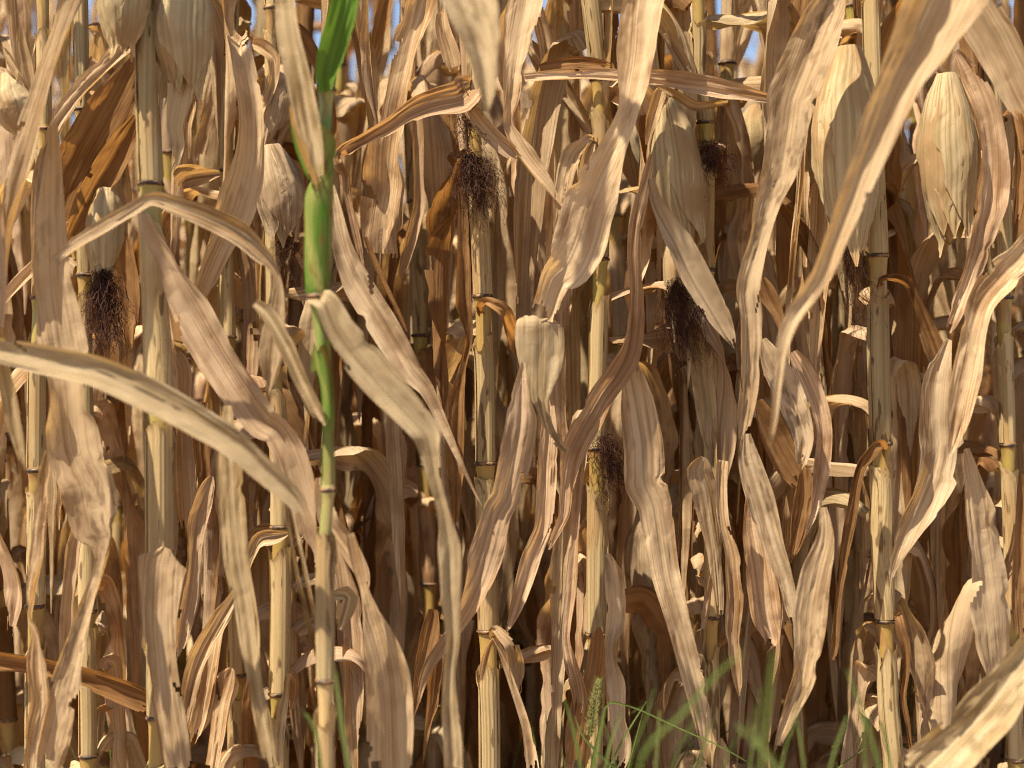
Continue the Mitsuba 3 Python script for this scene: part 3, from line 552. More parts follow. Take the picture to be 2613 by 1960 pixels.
blade('G', 'leaf_pale', [(-0.2099, -0.33, 1.1857, 0.0066, 0), (-0.2091, -0.33, 1.1757, 0.0222, 0), (-0.2068, -0.33, 1.148, 0.0269, 15), (-0.203, -0.33, 1.1188, 0.0301, 12), (-0.1953, -0.33, 1.0803, 0.0316, 8), (-0.1884, -0.33, 1.0419, 0.0301, 5), (-0.1822, -0.33, 1.0111, 0.0206, 0), (-0.1791, -0.33, 0.988, 0.0063, 0)], seed=303, fold=(22, 12), curl=30, ruffle=0.05, label='pale dry leaf hanging in front of the green stalk, out of focus')
blade('G', 'leaf_green', [(-0.2093, -0.315, 1.0619, 0.0016, 0), (-0.2038, -0.315, 1.0432, 0.0094, 0), (-0.196, -0.315, 1.0183, 0.0141, 0), (-0.1882, -0.315, 0.9996, 0.0141, 0), (-0.182, -0.315, 0.9825, 0.0094, 0)], seed=310, fold=10)
blade('G', 'leaf_green', [(-0.1765, -0.31, 1.0754, 0.0162, 0), (-0.178, -0.31, 1.0957, 0.0275, 20), (-0.1718, -0.31, 1.1191, 0.0316, 22), (-0.164, -0.31, 1.1441, 0.0316, 20), (-0.1569, -0.31, 1.1691, 0.0275, 10), (-0.1468, -0.31, 1.2035, 0.0146, 0), (-0.1374, -0.31, 1.2285, 0.0049, 0)], seed=317, fold=(28, 10), curl=15, ruffle=0.08, label='green leaf with a brown edge rising from the green stalk')
blade('I', 'leaf_brown', [(-0.2998, 0.053, 1.423, 0.0059, 0), (-0.2933, 0.06, 1.4257, 0.0198, 0), (-0.2264, 0.132, 1.4538, 0.0255, 0), (-0.1594, 0.18, 1.3136, 0.0283, 0), (-0.1681, 0.18, 1.2727, 0.0283, 0), (-0.1767, 0.18, 1.236, 0.0189, 0), (-0.1832, 0.18, 1.2058, 0.0035, 0)], seed=324)
blade('I', 'leaf_tan', [(-0.1825, 0.34, 1.3322, 0.0088, 0), (-0.1832, 0.34, 1.3222, 0.0293, 0), (-0.1855, 0.34, 1.287, 0.0367, 0), (-0.1996, 0.34, 1.2329, 0.0391, 0), (-0.209, 0.34, 1.1718, 0.0342, 0), (-0.2184, 0.34, 1.1201, 0.022, 0), (-0.2278, 0.34, 1.0685, 0.0049, 0)], seed=331, fold=20)
blade('A', 'leaf_tan', [(-0.0377, 0.0016, 1.3456, 0.0074, 0), (-0.0452, 0, 1.352, 0.0245, 0), (-0.0726, -0.006, 1.3752, 0.0316, 0), (-0.1001, -0.01, 1.2588, 0.0351, 0), (-0.1116, -0.01, 1.2126, 0.0425, 20), (-0.1241, -0.01, 1.1644, 0.0325, 25), (-0.1338, -0.01, 1.1144, 0.0325, 15), (-0.1395, -0.01, 1.0739, 0.0501, 10), (-0.1434, -0.01, 1.0296, 0.0601, 10), (-0.1492, -0.01, 0.9911, 0.0575, 0), (-0.152, -0.01, 0.9468, 0.0401, -15)], seed=338, fold=(14, 26), curl=24, ruffle=0.14)
blade('A', 'leaf_pink', [(-0.0458, -0.0009, 1.1467, 0.0091, 0), (-0.0481, -0.01, 1.1433, 0.0304, 0), (-0.0581, -0.05, 1.1281, 0.0455, -12), (-0.0863, -0.05, 1.1215, 0.0336, -15), (-0.1126, -0.05, 1.1112, 0.0277, -15), (-0.1407, -0.05, 1.0924, 0.0208, -10), (-0.1689, -0.05, 1.0755, 0.0188, -5), (-0.1914, -0.05, 1.0614, 0.0218, 0), (-0.193, -0.06, 1.0495, 0.0197, 20), (-0.1858, -0.05, 1.037, 0.0138, 30), (-0.1839, -0.05, 1.0107, 0.0109, 15), (-0.1754, -0.05, 0.9732, 0.0119, 10), (-0.167, -0.05, 0.9319, 0.0079, 0)], seed=345, fold=(30, 16), curl=20, ruffle=0.1, wrinkle=0.002, label='long leaf reaching left from the stalk with the silk and kinked sharply downwards')
blade('A', 'leaf_pink', [(-0.0585, -0.04, 1.1443, 0.0118, 0), (-0.049, -0.04, 1.1217, 0.0216, 15), (-0.0283, -0.04, 1.0933, 0.0236, 15), (-0.0075, -0.04, 1.0725, 0.0216, 10), (0.0133, -0.04, 1.0555, 0.0118, 0)], seed=352, fold=20)
blade('A', 'leaf_tan', [(-0.0525, 0.0041, 1.3429, 0.0089, 0), (-0.0452, 0, 1.3483, 0.0296, 0), (-0.0134, -0.018, 1.3721, 0.0381, 0), (0.0185, -0.03, 1.253, 0.0423, 0), (0.0118, -0.03, 1.2169, 0.0481, 12), (0.0042, -0.03, 1.1732, 0.0366, 8), (-0.0005, -0.03, 1.1313, 0.0289, 0), (-0.0072, -0.03, 1.1028, 0.0173, -25), (0.0014, -0.03, 1.0781, 0.025, -20), (0.0185, -0.03, 1.0515, 0.0289, -15), (0.0394, -0.03, 1.0268, 0.0173, -12), (0.0537, -0.03, 1.0096, 0.0058, 0), (0.0679, -0.03, 0.9887, 0.0015, 0)], seed=359, fold=(12, 10), curl=22, ruffle=0.15, label='broad sunlit leaf twisting to a point right of the silk')
blade('G', 'leaf_pale', [(-0.1617, -0.2915, 1.2382, 0.0115, -10), (-0.1569, -0.3, 1.2405, 0.0382, -10), (-0.1026, -0.396, 1.2671, 0.0491, -10), (-0.0483, -0.46, 1.1345, 0.0546, -10), (-0.0386, -0.46, 1.1096, 0.0546, -10), (-0.0317, -0.46, 1.0903, 0.046, -10), (-0.0255, -0.46, 1.0682, 0.0316, -8), (-0.022, -0.46, 1.0434, 0.0172, -5), (-0.0207, -0.46, 1.0171, 0.0014, 0)], seed=366, fold=(10, 30), curl=20, ruffle=0.04, label='blurred olive brown leaf tip pointing down from the top, left of the centre')
blade('A', 'leaf_tan', [(-0.0848, 0.03, 1.2427, 0.0168, 0), (-0.0828, 0.03, 1.219, 0.0252, 0), (-0.0739, 0.03, 1.1894, 0.0294, 0), (-0.068, 0.03, 1.1618, 0.0126, 0)], seed=373, fold=25)
blade('A', 'leaf_pink', [(-0.125, 0.15, 1.1566, 0.018, 0), (-0.1218, 0.15, 1.1227, 0.0248, 0), (-0.1207, 0.15, 1.0697, 0.0226, 0), (-0.1228, 0.15, 1.0167, 0.0259, 0), (-0.1334, 0.15, 0.9743, 0.0226, 0), (-0.144, 0.15, 0.932, 0.0113, 0)], seed=380, fold=25)
blade('B', 'leaf_brown', [(-0.0961, 0.2, 1.1765, 0.0075, 0), (-0.0937, 0.2, 1.1668, 0.0249, 0), (-0.0849, 0.2, 1.1319, 0.034, 0), (-0.0784, 0.2, 1.0774, 0.034, 0), (-0.0849, 0.2, 1.0011, 0.0272, 0), (-0.0937, 0.2, 0.9466, 0.0113, 0)], seed=387, fold=20)
blade('B', 'leaf_tan', [(0.0229, 0.28, 1.1785, 0.0166, 0), (0.0046, 0.28, 1.133, 0.0178, 0), (-0.0136, 0.28, 1.092, 0.0178, 0), (-0.0329, 0.28, 1.051, 0.0095, 0)], seed=394, fold=20)
blade('A', 'leaf_brown', [(-0.0589, -0.03, 1.0268, 0.0081, 0), (-0.056, -0.03, 0.9944, 0.0162, 0), (-0.0551, -0.03, 0.9469, 0.0243, 0), (-0.0551, -0.03, 0.895, 0.0283, 0), (-0.0494, -0.03, 0.8512, 0.0121, 0), (-0.0551, -0.03, 0.8208, 0.0121, 20), (-0.0598, -0.03, 0.7999, 0.0182, 0), (-0.0627, -0.03, 0.7752, 0.0243, 0), (-0.0646, -0.03, 0.72, 0.0283, 0), (-0.0655, -0.03, 0.663, 0.0223, 0), (-0.0665, -0.03, 0.6358, 0.0121, 0)], seed=401, fold=(20, 30), curl=25, ruffle=0.1)
blade('A', 'leaf_mottled', [(-0.1918, -0.14, 1.0126, 0.0055, 0), (-0.1874, -0.14, 0.9808, 0.0183, 0), (-0.1803, -0.14, 0.9455, 0.0257, 0), (-0.1573, -0.14, 0.8954, 0.0385, 10), (-0.1325, -0.14, 0.8547, 0.0366, 8), (-0.1096, -0.14, 0.8158, 0.0275, 5), (-0.0901, -0.14, 0.7911, 0.0183, 0), (-0.0689, -0.14, 0.7469, 0.0128, 10), (-0.0494, -0.14, 0.7027, 0.0082, 0), (-0.03, -0.14, 0.6655, 0.0011, 0)], seed=408, fold=(14, 24), curl=18, ruffle=0.1, label='mottled leaf slanting down to the right from the green stalk')
blade('A', 'leaf_brown', [(-0.1616, -0.1, 0.9616, 0.0099, 0), (-0.1434, -0.1, 0.918, 0.0199, 0), (-0.1235, -0.1, 0.878, 0.0159, 0), (-0.1126, -0.1, 0.8526, 0.008, 0)], seed=415, fold=30)
blade('G', 'leaf_pale', [(-0.1884, -0.2805, 0.8841, 0.0065, 0), (-0.1856, -0.29, 0.8824, 0.0215, 0), (-0.1737, -0.33, 0.8753, 0.0273, 0), (-0.1614, -0.33, 0.8491, 0.037, -5), (-0.1414, -0.33, 0.8215, 0.0434, -8), (-0.1199, -0.33, 0.7968, 0.0402, -5), (-0.0968, -0.33, 0.7722, 0.0353, -5), (-0.0815, -0.33, 0.7553, 0.0305, 0), (-0.0761, -0.33, 0.7384, 0.0225, 20), (-0.0715, -0.33, 0.7123, 0.0177, 20), (-0.0638, -0.33, 0.6815, 0.0177, 15), (-0.0584, -0.33, 0.6395, 0.0257, 5), (-0.0576, -0.33, 0.6026, 0.0225, 0), (-0.0561, -0.33, 0.5672, 0.0161, 0), (-0.0592, -0.33, 0.5318, 0.0129, 0), (-0.0592, -0.33, 0.498, 0.0185, 0), (-0.0561, -0.33, 0.4672, 0.0209, 0), (-0.0553, -0.33, 0.4334, 0.0193, 0)], seed=422, fold=(14, 28), curl=14, ruffle=0.07, label='long pale leaf hanging from the green stalk, kinked at mid height, out of focus')
blade('G', 'leaf_pale', [(-0.238, -0.34, 0.8739, 0.0095, 0), (-0.2258, -0.34, 0.8625, 0.0206, 0), (-0.2075, -0.34, 0.832, 0.0238, 12), (-0.1922, -0.34, 0.7984, 0.0238, 10), (-0.18, -0.34, 0.774, 0.019, 0), (-0.1731, -0.34, 0.7618, 0.0095, 0)], seed=429, fold=20, curl=35, label='pale yellow straight piece of leaf behind the green stalk tip')
blade('A', 'leaf_brown', [(-0.0344, -0.02, 0.8822, 0.0122, 0), (-0.0242, -0.06, 0.8876, 0.0198, -40), (-0.0111, -0.06, 0.8801, 0.0238, -20), (0.002, -0.02, 0.8516, 0.0244, -10), (0.0096, -0.02, 0.8248, 0.0143, 0)], seed=436, fold=25)
blade('B', 'leaf_tan', [(0.0886, 0.0085, 1.3266, 0.01, 0), (0.0925, 0, 1.3299, 0.0334, 0), (0.1205, -0.06, 1.3532, 0.043, 0), (0.1485, -0.1, 1.2365, 0.0477, 0), (0.1445, -0.1, 1.2038, 0.0514, 8), (0.1421, -0.1, 1.1674, 0.0533, 8), (0.1366, -0.1, 1.1311, 0.0404, 14), (0.1294, -0.1, 1.0984, 0.0275, 25), (0.1139, -0.1, 1.0621, 0.0312, 22), (0.0958, -0.1, 1.0257, 0.0496, 12), (0.084, -0.1, 0.9949, 0.0624, 8), (0.0731, -0.1, 0.9585, 0.0624, 5), (0.0613, -0.1, 0.9313, 0.0569, 5), (0.044, -0.1, 0.9125, 0.0386, 0), (0.0367, -0.1, 0.8907, 0.0331, -5), (0.0313, -0.1, 0.8708, 0.0349, 10)], seed=443, fold=(12, 9), curl=14, ruffle=0.1, label='broad pale blade sweeping across the picture centre and torn off at its lower end')
blade('B', 'leaf_pale', [(0.0315, -0.09, 0.874, 0.046, 0), (0.0314, -0.105, 0.8651, 0.0547, 0), (0.0317, -0.105, 0.847, 0.0565, 0), (0.0314, -0.105, 0.8234, 0.0492, 0), (0.0303, -0.105, 0.7963, 0.0292, 0), (0.0348, -0.105, 0.7691, 0.0128, 0), (0.0429, -0.105, 0.7474, 0.01, 30), (0.0592, -0.105, 0.7257, 0.0091, 0)], seed=450, fold=(-6, 10), curl=-14, ruffle=0.1, label='bright sunlit end of the torn blade hanging in the picture centre')
blade('C', 'leaf_pink', [(0.0144, -0.06, 1.1437, 0.0137, 0), (0.0442, -0.06, 1.1455, 0.0176, -15), (0.0815, -0.06, 1.1465, 0.0196, -15), (0.1226, -0.06, 1.1446, 0.0235, -10), (0.1655, -0.06, 1.1399, 0.0293, -10), (0.2084, -0.06, 1.1334, 0.0333, -12), (0.2494, -0.06, 1.1259, 0.0274, -15), (0.2867, -0.06, 1.1213, 0.0176, 0), (0.3165, -0.06, 1.1175, 0.0117, 0)], seed=457, fold=(14, 30), curl=25, ruffle=0.13, label='brown leaf lying level across the stalks at the upper right of the centre')
blade('B', 'leaf_brown', [(0.032, -0.02, 1.166, 0.0078, 0), (0.055, -0.02, 1.1708, 0.0136, 0), (0.0837, -0.02, 1.1717, 0.0155, 0), (0.12, -0.02, 1.166, 0.0078, 0)], seed=464, fold=12, ruffle=0.16)
blade('C', 'leaf_tan', [(0.159, -0.05, 1.1421, 0.0038, 0), (0.1797, -0.05, 1.1309, 0.0115, 0), (0.2041, -0.05, 1.1159, 0.0173, 0), (0.2229, -0.05, 1.1159, 0.0154, 0), (0.251, -0.05, 1.1215, 0.0058, 0)], seed=471, fold=15)
blade('B', 'leaf_mottled', [(0.0177, 0.08, 1.2217, 0.0127, 0), (0.0361, 0.08, 1.1952, 0.0317, 0), (0.0666, 0.08, 1.1546, 0.0423, 0), (0.089, 0.08, 1.122, 0.0317, 0), (0.1012, 0.08, 1.0996, 0.0106, 0)], seed=478, fold=20)
blade('B', 'leaf_tan', [(0.0944, 0, 1.0844, 0.0103, 0), (0.0826, -0.04, 1.0748, 0.0181, 0), (0.0698, -0.03, 1.061, 0.0304, 10), (0.0622, -0.03, 1.0268, 0.0263, 15), (0.0565, -0.03, 0.9849, 0.0182, 10), (0.0518, -0.03, 0.9336, 0.0162, 0)], seed=485, fold=(30, 20), curl=30)
blade('B', 'leaf_tan', [(0.0904, -0.035, 1.0753, 0.0124, 0), (0.0819, -0.035, 1.0507, 0.0228, -10), (0.0772, -0.035, 1.0166, 0.0166, -10), (0.0696, -0.035, 0.99, 0.0083, 0)], seed=492, fold=30)
blade('B', 'leaf_brown', [(0.1172, 0.05, 1.2781, 0.0062, 0), (0.1173, 0.05, 1.2681, 0.0208, 0), (0.1183, 0.05, 1.2142, 0.0229, 0), (0.1203, 0.05, 1.1642, 0.0187, 0), (0.1273, 0.05, 1.1123, 0.0104, 0)], seed=499, fold=20)
blade('C', 'leaf_tan', [(0.1785, -0.01, 1.2087, 0.0126, 0), (0.1882, -0.01, 1.1895, 0.0253, 0), (0.1997, -0.01, 1.1702, 0.0232, 0), (0.2094, -0.01, 1.1529, 0.0105, 0)], seed=506, fold=30)
blade('C', 'leaf_mottled', [(0.2041, 0.06, 1.2749, 0.0088, 0), (0.2045, 0.06, 1.2649, 0.0293, 0), (0.2055, 0.06, 1.2368, 0.0335, 0), (0.2125, 0.06, 1.2026, 0.023, 0), (0.2166, 0.06, 1.1805, 0.0105, 0)], seed=513, fold=20)
blade('C', 'leaf_tan', [(0.1747, -0.02, 1.1439, 0.0067, 0), (0.1717, -0.02, 1.1344, 0.0224, 0), (0.164, -0.02, 1.1105, 0.0224, 0), (0.1583, -0.02, 1.0856, 0.0102, 0), (0.1573, -0.02, 1.0607, 0.0061, 0)], seed=520, fold=25)
blade('C', 'leaf_brown', [(0.1544, 0.02, 1.1183, 0.0104, 0), (0.1603, 0.02, 1.0889, 0.023, 0), (0.1603, 0.02, 1.0595, 0.0146, 0), (0.1643, 0.02, 1.0301, 0.0146, 0)], seed=527, fold=25)
blade('C', 'leaf_pink', [(0.1581, -0.05, 1.0614, 0.006, 0), (0.1515, -0.05, 1.0333, 0.0179, 10), (0.1412, -0.05, 0.992, 0.0219, 10), (0.1365, -0.05, 0.945, 0.0209, 5), (0.1374, -0.05, 0.9144, 0.0219, -10), (0.1365, -0.05, 0.8806, 0.0298, -25), (0.1328, -0.05, 0.8431, 0.0338, -10), (0.1196, -0.05, 0.813, 0.0378, 10), (0.1008, -0.05, 0.7868, 0.0378, 12), (0.0839, -0.05, 0.7567, 0.0417, 8), (0.0689, -0.05, 0.7267, 0.0378, 5), (0.0605, -0.05, 0.6892, 0.0219, 0), (0.0558, -0.05, 0.6479, 0.0159, 0), (0.0445, -0.05, 0.621, 0.008, 0), (0.0389, -0.05, 0.6079, 0.002, 0)], seed=534, fold=(10, 38), curl=22, ruffle=0.1, label='pinkish leaf folded into a trough and swinging down to the left across the middle stalk')
blade('B', 'leaf_pink', [(0.012, -0.12, 0.8232, 0.0052, 0), (0.0099, -0.12, 0.7909, 0.0212, 20), (0.0094, -0.12, 0.7605, 0.0383, 12), (0.0031, -0.12, 0.7246, 0.0405, 12), (-0.0077, -0.12, 0.6798, 0.0362, 10), (-0.0179, -0.12, 0.6613, 0.0362, 8), (-0.0322, -0.12, 0.6094, 0.0448, 8), (-0.0447, -0.12, 0.5717, 0.0405, 5), (-0.0609, -0.12, 0.543, 0.0277, -15), (-0.077, -0.12, 0.5197, 0.0256, -10), (-0.0895, -0.12, 0.4982, 0.0191, 0), (-0.1021, -0.12, 0.4552, 0.0063, 0)], seed=541, fold=(14, 24), curl=14, ruffle=0.09, label='sunlit pinkish leaf slanting down to the left beside the stalk with the silk')
blade('A', 'leaf_brown', [(-0.0912, -0.03, 0.5407, 0.0138, 0), (-0.0959, -0.03, 0.5122, 0.0277, 0), (-0.1036, -0.03, 0.4742, 0.0237, 0), (-0.1102, -0.03, 0.44, 0.0119, 0), (-0.1188, -0.03, 0.4038, 0.0024, 0)], seed=548, fold=20)
blade('A', 'leaf_brown', [(-0.0833, -0.01, 0.5088, 0.006, 0), (-0.0847, -0.01, 0.4989, 0.02, 0), (-0.0885, -0.01, 0.47, 0.026, 0), (-0.0924, -0.01, 0.4315, 0.018, 0), (-0.0991, -0.01, 0.393, 0.008, 0), (-0.1039, -0.01, 0.3564, 0.003, 0)], seed=555, fold=20)
blade('B', 'leaf_tan', [(0.1393, -0.04, 0.832, 0.0114, 0), (0.1364, -0.04, 0.8131, 0.0267, 0), (0.1431, -0.04, 0.7772, 0.0401, 0), (0.1497, -0.04, 0.7338, 0.0458, 0), (0.1525, -0.04, 0.6884, 0.0496, 0), (0.1638, -0.04, 0.6557, 0.0401, 0), (0.1695, -0.04, 0.6179, 0.0382, 0), (0.178, -0.04, 0.5688, 0.0343, 0), (0.1931, -0.04, 0.5121, 0.0305, 0), (0.2035, -0.04, 0.4744, 0.0286, 0), (0.2148, -0.04, 0.4252, 0.0229, 0), (0.2215, -0.04, 0.3723, 0.0134, 0)], seed=562, fold=(-10, 10), curl=12, ruffle=0.08, label='long flat brown leaf with a dark midrib hanging right of the middle stalk')
blade('C', 'leaf_mottled', [(0.1561, -0.07, 1.0302, 0.0095, 0), (0.1662, -0.07, 0.9932, 0.021, 0), (0.1848, -0.07, 0.958, 0.0362, 0), (0.2061, -0.07, 0.9139, 0.0419, 5), (0.2274, -0.07, 0.8777, 0.0343, 5), (0.2413, -0.07, 0.8536, 0.0191, 0), (0.2487, -0.07, 0.8397, 0.0038, 0)], seed=569, fold=(14, 20), curl=20, ruffle=0.1, label='mottled leaf slanting down to the right beside the stringy silk')
blade('C', 'leaf_tan', [(0.2169, 0.0379, 1.3386, 0.007, 0), (0.2225, 0.03, 1.341, 0.0232, 0), (0.2858, -0.06, 1.3686, 0.0299, 0), (0.3491, -0.12, 1.2306, 0.0332, 0), (0.3347, -0.12, 1.193, 0.0516, 8), (0.3186, -0.12, 1.15, 0.0609, 8), (0.3042, -0.12, 1.1123, 0.0627, 5), (0.298, -0.12, 1.0729, 0.0498, 3), (0.2917, -0.12, 1.0371, 0.0443, 3), (0.2783, -0.12, 0.9958, 0.0313, 8), (0.2684, -0.12, 0.9564, 0.024, 5), (0.254, -0.12, 0.9039, 0.0295, 0), (0.2558, -0.12, 0.868, 0.0295, -10), (0.2558, -0.12, 0.8322, 0.0277, 0), (0.254, -0.12, 0.7963, 0.024, 0), (0.2513, -0.12, 0.7605, 0.0166, 15), (0.2468, -0.12, 0.7354, 0.0037, 0)], seed=576, fold=(14, 20), curl=20, ruffle=0.12, label='tall leaf with a pale yellow midrib hanging right of the ear stalk')
blade('O', 'leaf_tan', [(0.5619, -0.2953, 1.2731, 0.0133, 0), (0.5535, -0.3, 1.2761, 0.0444, 0), (0.4679, -0.348, 1.3064, 0.0908, 0), (0.3823, -0.38, 1.155, 0.1009, 0), (0.3601, -0.38, 1.1062, 0.0775, 5), (0.3394, -0.38, 1.0663, 0.0559, 5), (0.3239, -0.38, 1.025, 0.0469, 8), (0.3069, -0.38, 0.9806, 0.036, 8), (0.2892, -0.38, 0.9363, 0.0324, 10), (0.2759, -0.38, 0.9009, 0.0288, 10), (0.2656, -0.38, 0.8812, 0.0234, 20), (0.2493, -0.38, 0.8546, 0.0198, 30), (0.2412, -0.38, 0.8265, 0.0126, 25), (0.2368, -0.38, 0.797, 0.009, 0), (0.2338, -0.38, 0.7674, 0.0072, 0), (0.2279, -0.38, 0.7408, 0.001, 0)], seed=583, fold=(30, 34), curl=10, ruffle=0.05, label='blurred pale leaf slanting down from the top right in front of the cream ear')
blade('E', 'leaf_tan', [(0.5819, 0.0592, 1.3126, 0.0095, 0), (0.5785, 0.05, 1.3144, 0.0317, 0), (0.5272, -0.088, 1.3405, 0.0408, 0), (0.4759, -0.18, 1.2097, 0.0453, 0), (0.488, -0.18, 1.1788, 0.0488, 0), (0.5034, -0.18, 1.153, 0.0471, 0), (0.5206, -0.18, 1.1169, 0.0419, 0), (0.5396, -0.18, 1.0756, 0.0314, 0)], seed=590, fold=12, curl=10, ruffle=0.06)
blade('E', 'leaf_pink', [(0.4913, -0.02, 1.1622, 0.0084, 0), (0.5047, -0.02, 1.1488, 0.0189, 0), (0.5219, -0.02, 1.1143, 0.0189, 0), (0.5334, -0.02, 1.076, 0.0189, 0), (0.5334, -0.02, 1.0435, 0.0168, 0), (0.5295, -0.02, 1.0186, 0.0042, 0)], seed=597, fold=30, curl=20)
blade('E', 'leaf_pink', [(0.4994, -0.06, 1.1754, 0.0078, 0), (0.5161, -0.06, 1.1437, 0.0293, 10), (0.5311, -0.06, 1.1064, 0.0391, 5), (0.5385, -0.06, 1.0653, 0.045, 0), (0.5385, -0.06, 1.0318, 0.0489, 0), (0.5329, -0.06, 0.9945, 0.043, 0), (0.5255, -0.06, 0.9627, 0.0352, 0), (0.5161, -0.06, 0.9273, 0.0293, 0), (0.5049, -0.06, 0.8932, 0.0215, 30), (0.4947, -0.06, 0.8689, 0.0157, 10), (0.49, -0.06, 0.8531, 0.0049, 0)], seed=604, fold=(10, 34), curl=24, ruffle=0.13, label='orange brown leaf with a bright rim hanging right of the ribbed ear')
blade('E', 'leaf_brown', [(0.5868, 0.03, 1.1223, 0.0105, 0), (0.5866, 0, 1.1164, 0.0227, 0), (0.5915, 0, 1.0854, 0.0247, 0), (0.5915, 0, 1.0369, 0.0227, 0), (0.5876, 0, 0.9827, 0.0103, 0)], seed=611, fold=25)
blade('O', 'leaf_tan', [(0.5778, -0.14, 0.9834, 0.0088, 0), (0.5724, -0.14, 0.975, 0.0292, 0), (0.5477, -0.14, 0.9361, 0.0402, 15), (0.5229, -0.14, 0.9113, 0.0456, 18), (0.5017, -0.14, 0.8848, 0.0365, 12), (0.492, -0.14, 0.8477, 0.0329, 8), (0.484, -0.14, 0.8052, 0.0383, 5), (0.4769, -0.14, 0.7699, 0.0329, 5), (0.4702, -0.14, 0.738, 0.0146, 0), (0.4655, -0.14, 0.7203, 0.0015, 0)], seed=618, fold=(24, 12), curl=22, ruffle=0.09, label='sunlit pale leaf curving in from the right edge to a point at mid height')
blade('E', 'leaf_mottled', [(0.4878, -0.07, 0.8499, 0.0076, 0), (0.4757, -0.07, 0.8055, 0.036, 8), (0.4739, -0.07, 0.7684, 0.0511, 5), (0.4757, -0.07, 0.7221, 0.0625, 0), (0.4609, -0.07, 0.6758, 0.0474, 0), (0.4396, -0.07, 0.6289, 0.0265, 10), (0.4276, -0.07, 0.5974, 0.0114, 0), (0.4242, -0.07, 0.5733, 0.0019, 0)], seed=625, fold=(12, 18), curl=16, ruffle=0.08, label='mottled leaf narrowing down to the thick pale stalk at the right')
blade('D', 'leaf_brown', [(0.4268, 0, 0.9142, 0.0082, 0), (0.4294, -0.05, 0.9172, 0.016, -50), (0.4539, -0.03, 0.9073, 0.0263, -20), (0.4673, -0.03, 0.8817, 0.0263, -5), (0.4796, -0.03, 0.8493, 0.0304, 0), (0.4901, -0.03, 0.8189, 0.0121, 0)], seed=632, fold=(30, 20), curl=20)
blade('D', 'leaf_brown', [(0.4335, 0, 0.7185, 0.0127, 0), (0.4097, -0.05, 0.7244, 0.0164, 0), (0.401, -0.04, 0.7092, 0.0186, 10), (0.3925, -0.04, 0.6828, 0.0207, 10), (0.3859, -0.04, 0.6507, 0.0248, 0), (0.3774, -0.04, 0.5991, 0.0186, 0), (0.3726, -0.04, 0.5575, 0.0124, 0), (0.3698, -0.04, 0.514, 0.0165, 0), (0.3651, -0.04, 0.4857, 0.0124, 0)], seed=639, fold=30, curl=30, ruffle=0.14)
blade('D', 'leaf_brown', [(0.4471, 0, 0.5271, 0.0085, 0), (0.444, -0.035, 0.5245, 0.0166, -20), (0.4515, -0.035, 0.4999, 0.0166, -10), (0.4534, -0.035, 0.4733, 0.0124, 0), (0.4497, -0.035, 0.4373, 0.0124, 0), (0.4553, -0.035, 0.3994, 0.0145, 0), (0.4591, -0.035, 0.352, 0.0124, 0)], seed=646, fold=30, curl=30)
blade('C', 'leaf_brown', [(0.2884, -0.02, 0.9224, 0.0119, 0), (0.2961, -0.02, 0.9013, 0.0259, 0), (0.3057, -0.02, 0.8822, 0.0179, 0), (0.3133, -0.02, 0.8592, 0.008, 0)], seed=653, fold=20)
blade('F', 'leaf_mottled', [(0.2775, -0.08, 0.8496, 0.0115, 0), (0.2904, -0.08, 0.8202, 0.0326, 12), (0.3042, -0.08, 0.7944, 0.0383, 8), (0.3152, -0.08, 0.7686, 0.0345, 8), (0.3235, -0.08, 0.741, 0.0287, 5), (0.3226, -0.08, 0.7171, 0.0172, 0), (0.3198, -0.08, 0.7005, 0.0029, 0)], seed=660, fold=20, curl=20, ruffle=0.12)
blade('F', 'leaf_pink', [(0.3147, -0.06, 0.8353, 0.0136, 0), (0.3296, -0.06, 0.8092, 0.031, 12), (0.3427, -0.06, 0.7775, 0.0272, 8), (0.3501, -0.06, 0.7458, 0.0233, 5), (0.3474, -0.06, 0.7085, 0.0252, 12), (0.3418, -0.06, 0.6694, 0.0175, 10), (0.3343, -0.06, 0.6427, 0.0097, 0), (0.3287, -0.06, 0.6259, 0.0029, 0)], seed=667, fold=20, curl=20, ruffle=0.12, label='buff leaf with a wavy bright edge hanging left of the thick pale stalk')
blade('F', 'leaf_brown', [(0.2899, 0.02, 0.7803, 0.016, 0), (0.3056, 0.02, 0.743, 0.0441, 0), (0.3252, 0.02, 0.7057, 0.0381, 0), (0.3428, 0.02, 0.6763, 0.012, 0)], seed=674, fold=15)
blade('F', 'leaf_brown', [(0.3425, 0, 0.703, 0.0119, 0), (0.3405, 0, 0.6643, 0.0297, 0), (0.3318, 0, 0.6133, 0.0178, 0), (0.327, 0, 0.59, 0.0059, 0)], seed=681, fold=15)
blade('F', 'leaf_tan', [(0.3297, -0.15, 0.6694, 0.009, 0), (0.3314, -0.15, 0.6308, 0.0235, 0), (0.3235, -0.15, 0.5957, 0.0361, 10), (0.3174, -0.15, 0.5605, 0.0397, 12), (0.313, -0.15, 0.5184, 0.0379, 8), (0.306, -0.15, 0.4815, 0.0325, 5), (0.2928, -0.15, 0.4464, 0.0199, 0), (0.2796, -0.15, 0.406, 0.0036, 0)], seed=688, fold=(26, 8), curl=18, ruffle=0.08, label='large grey brown leaf with a bright sunlit streak, lower right')
blade('C', 'leaf_mottled', [(0.266, -0.05, 0.7436, 0.0117, 0), (0.2717, -0.05, 0.706, 0.0312, 0), (0.2848, -0.05, 0.6629, 0.0371, 0), (0.298, -0.05, 0.6154, 0.0273, 0), (0.3102, -0.05, 0.5778, 0.0234, 0), (0.3177, -0.05, 0.544, 0.0156, 0), (0.319, -0.05, 0.5253, 0.0029, 0)], seed=695, fold=20, curl=20, ruffle=0.12)
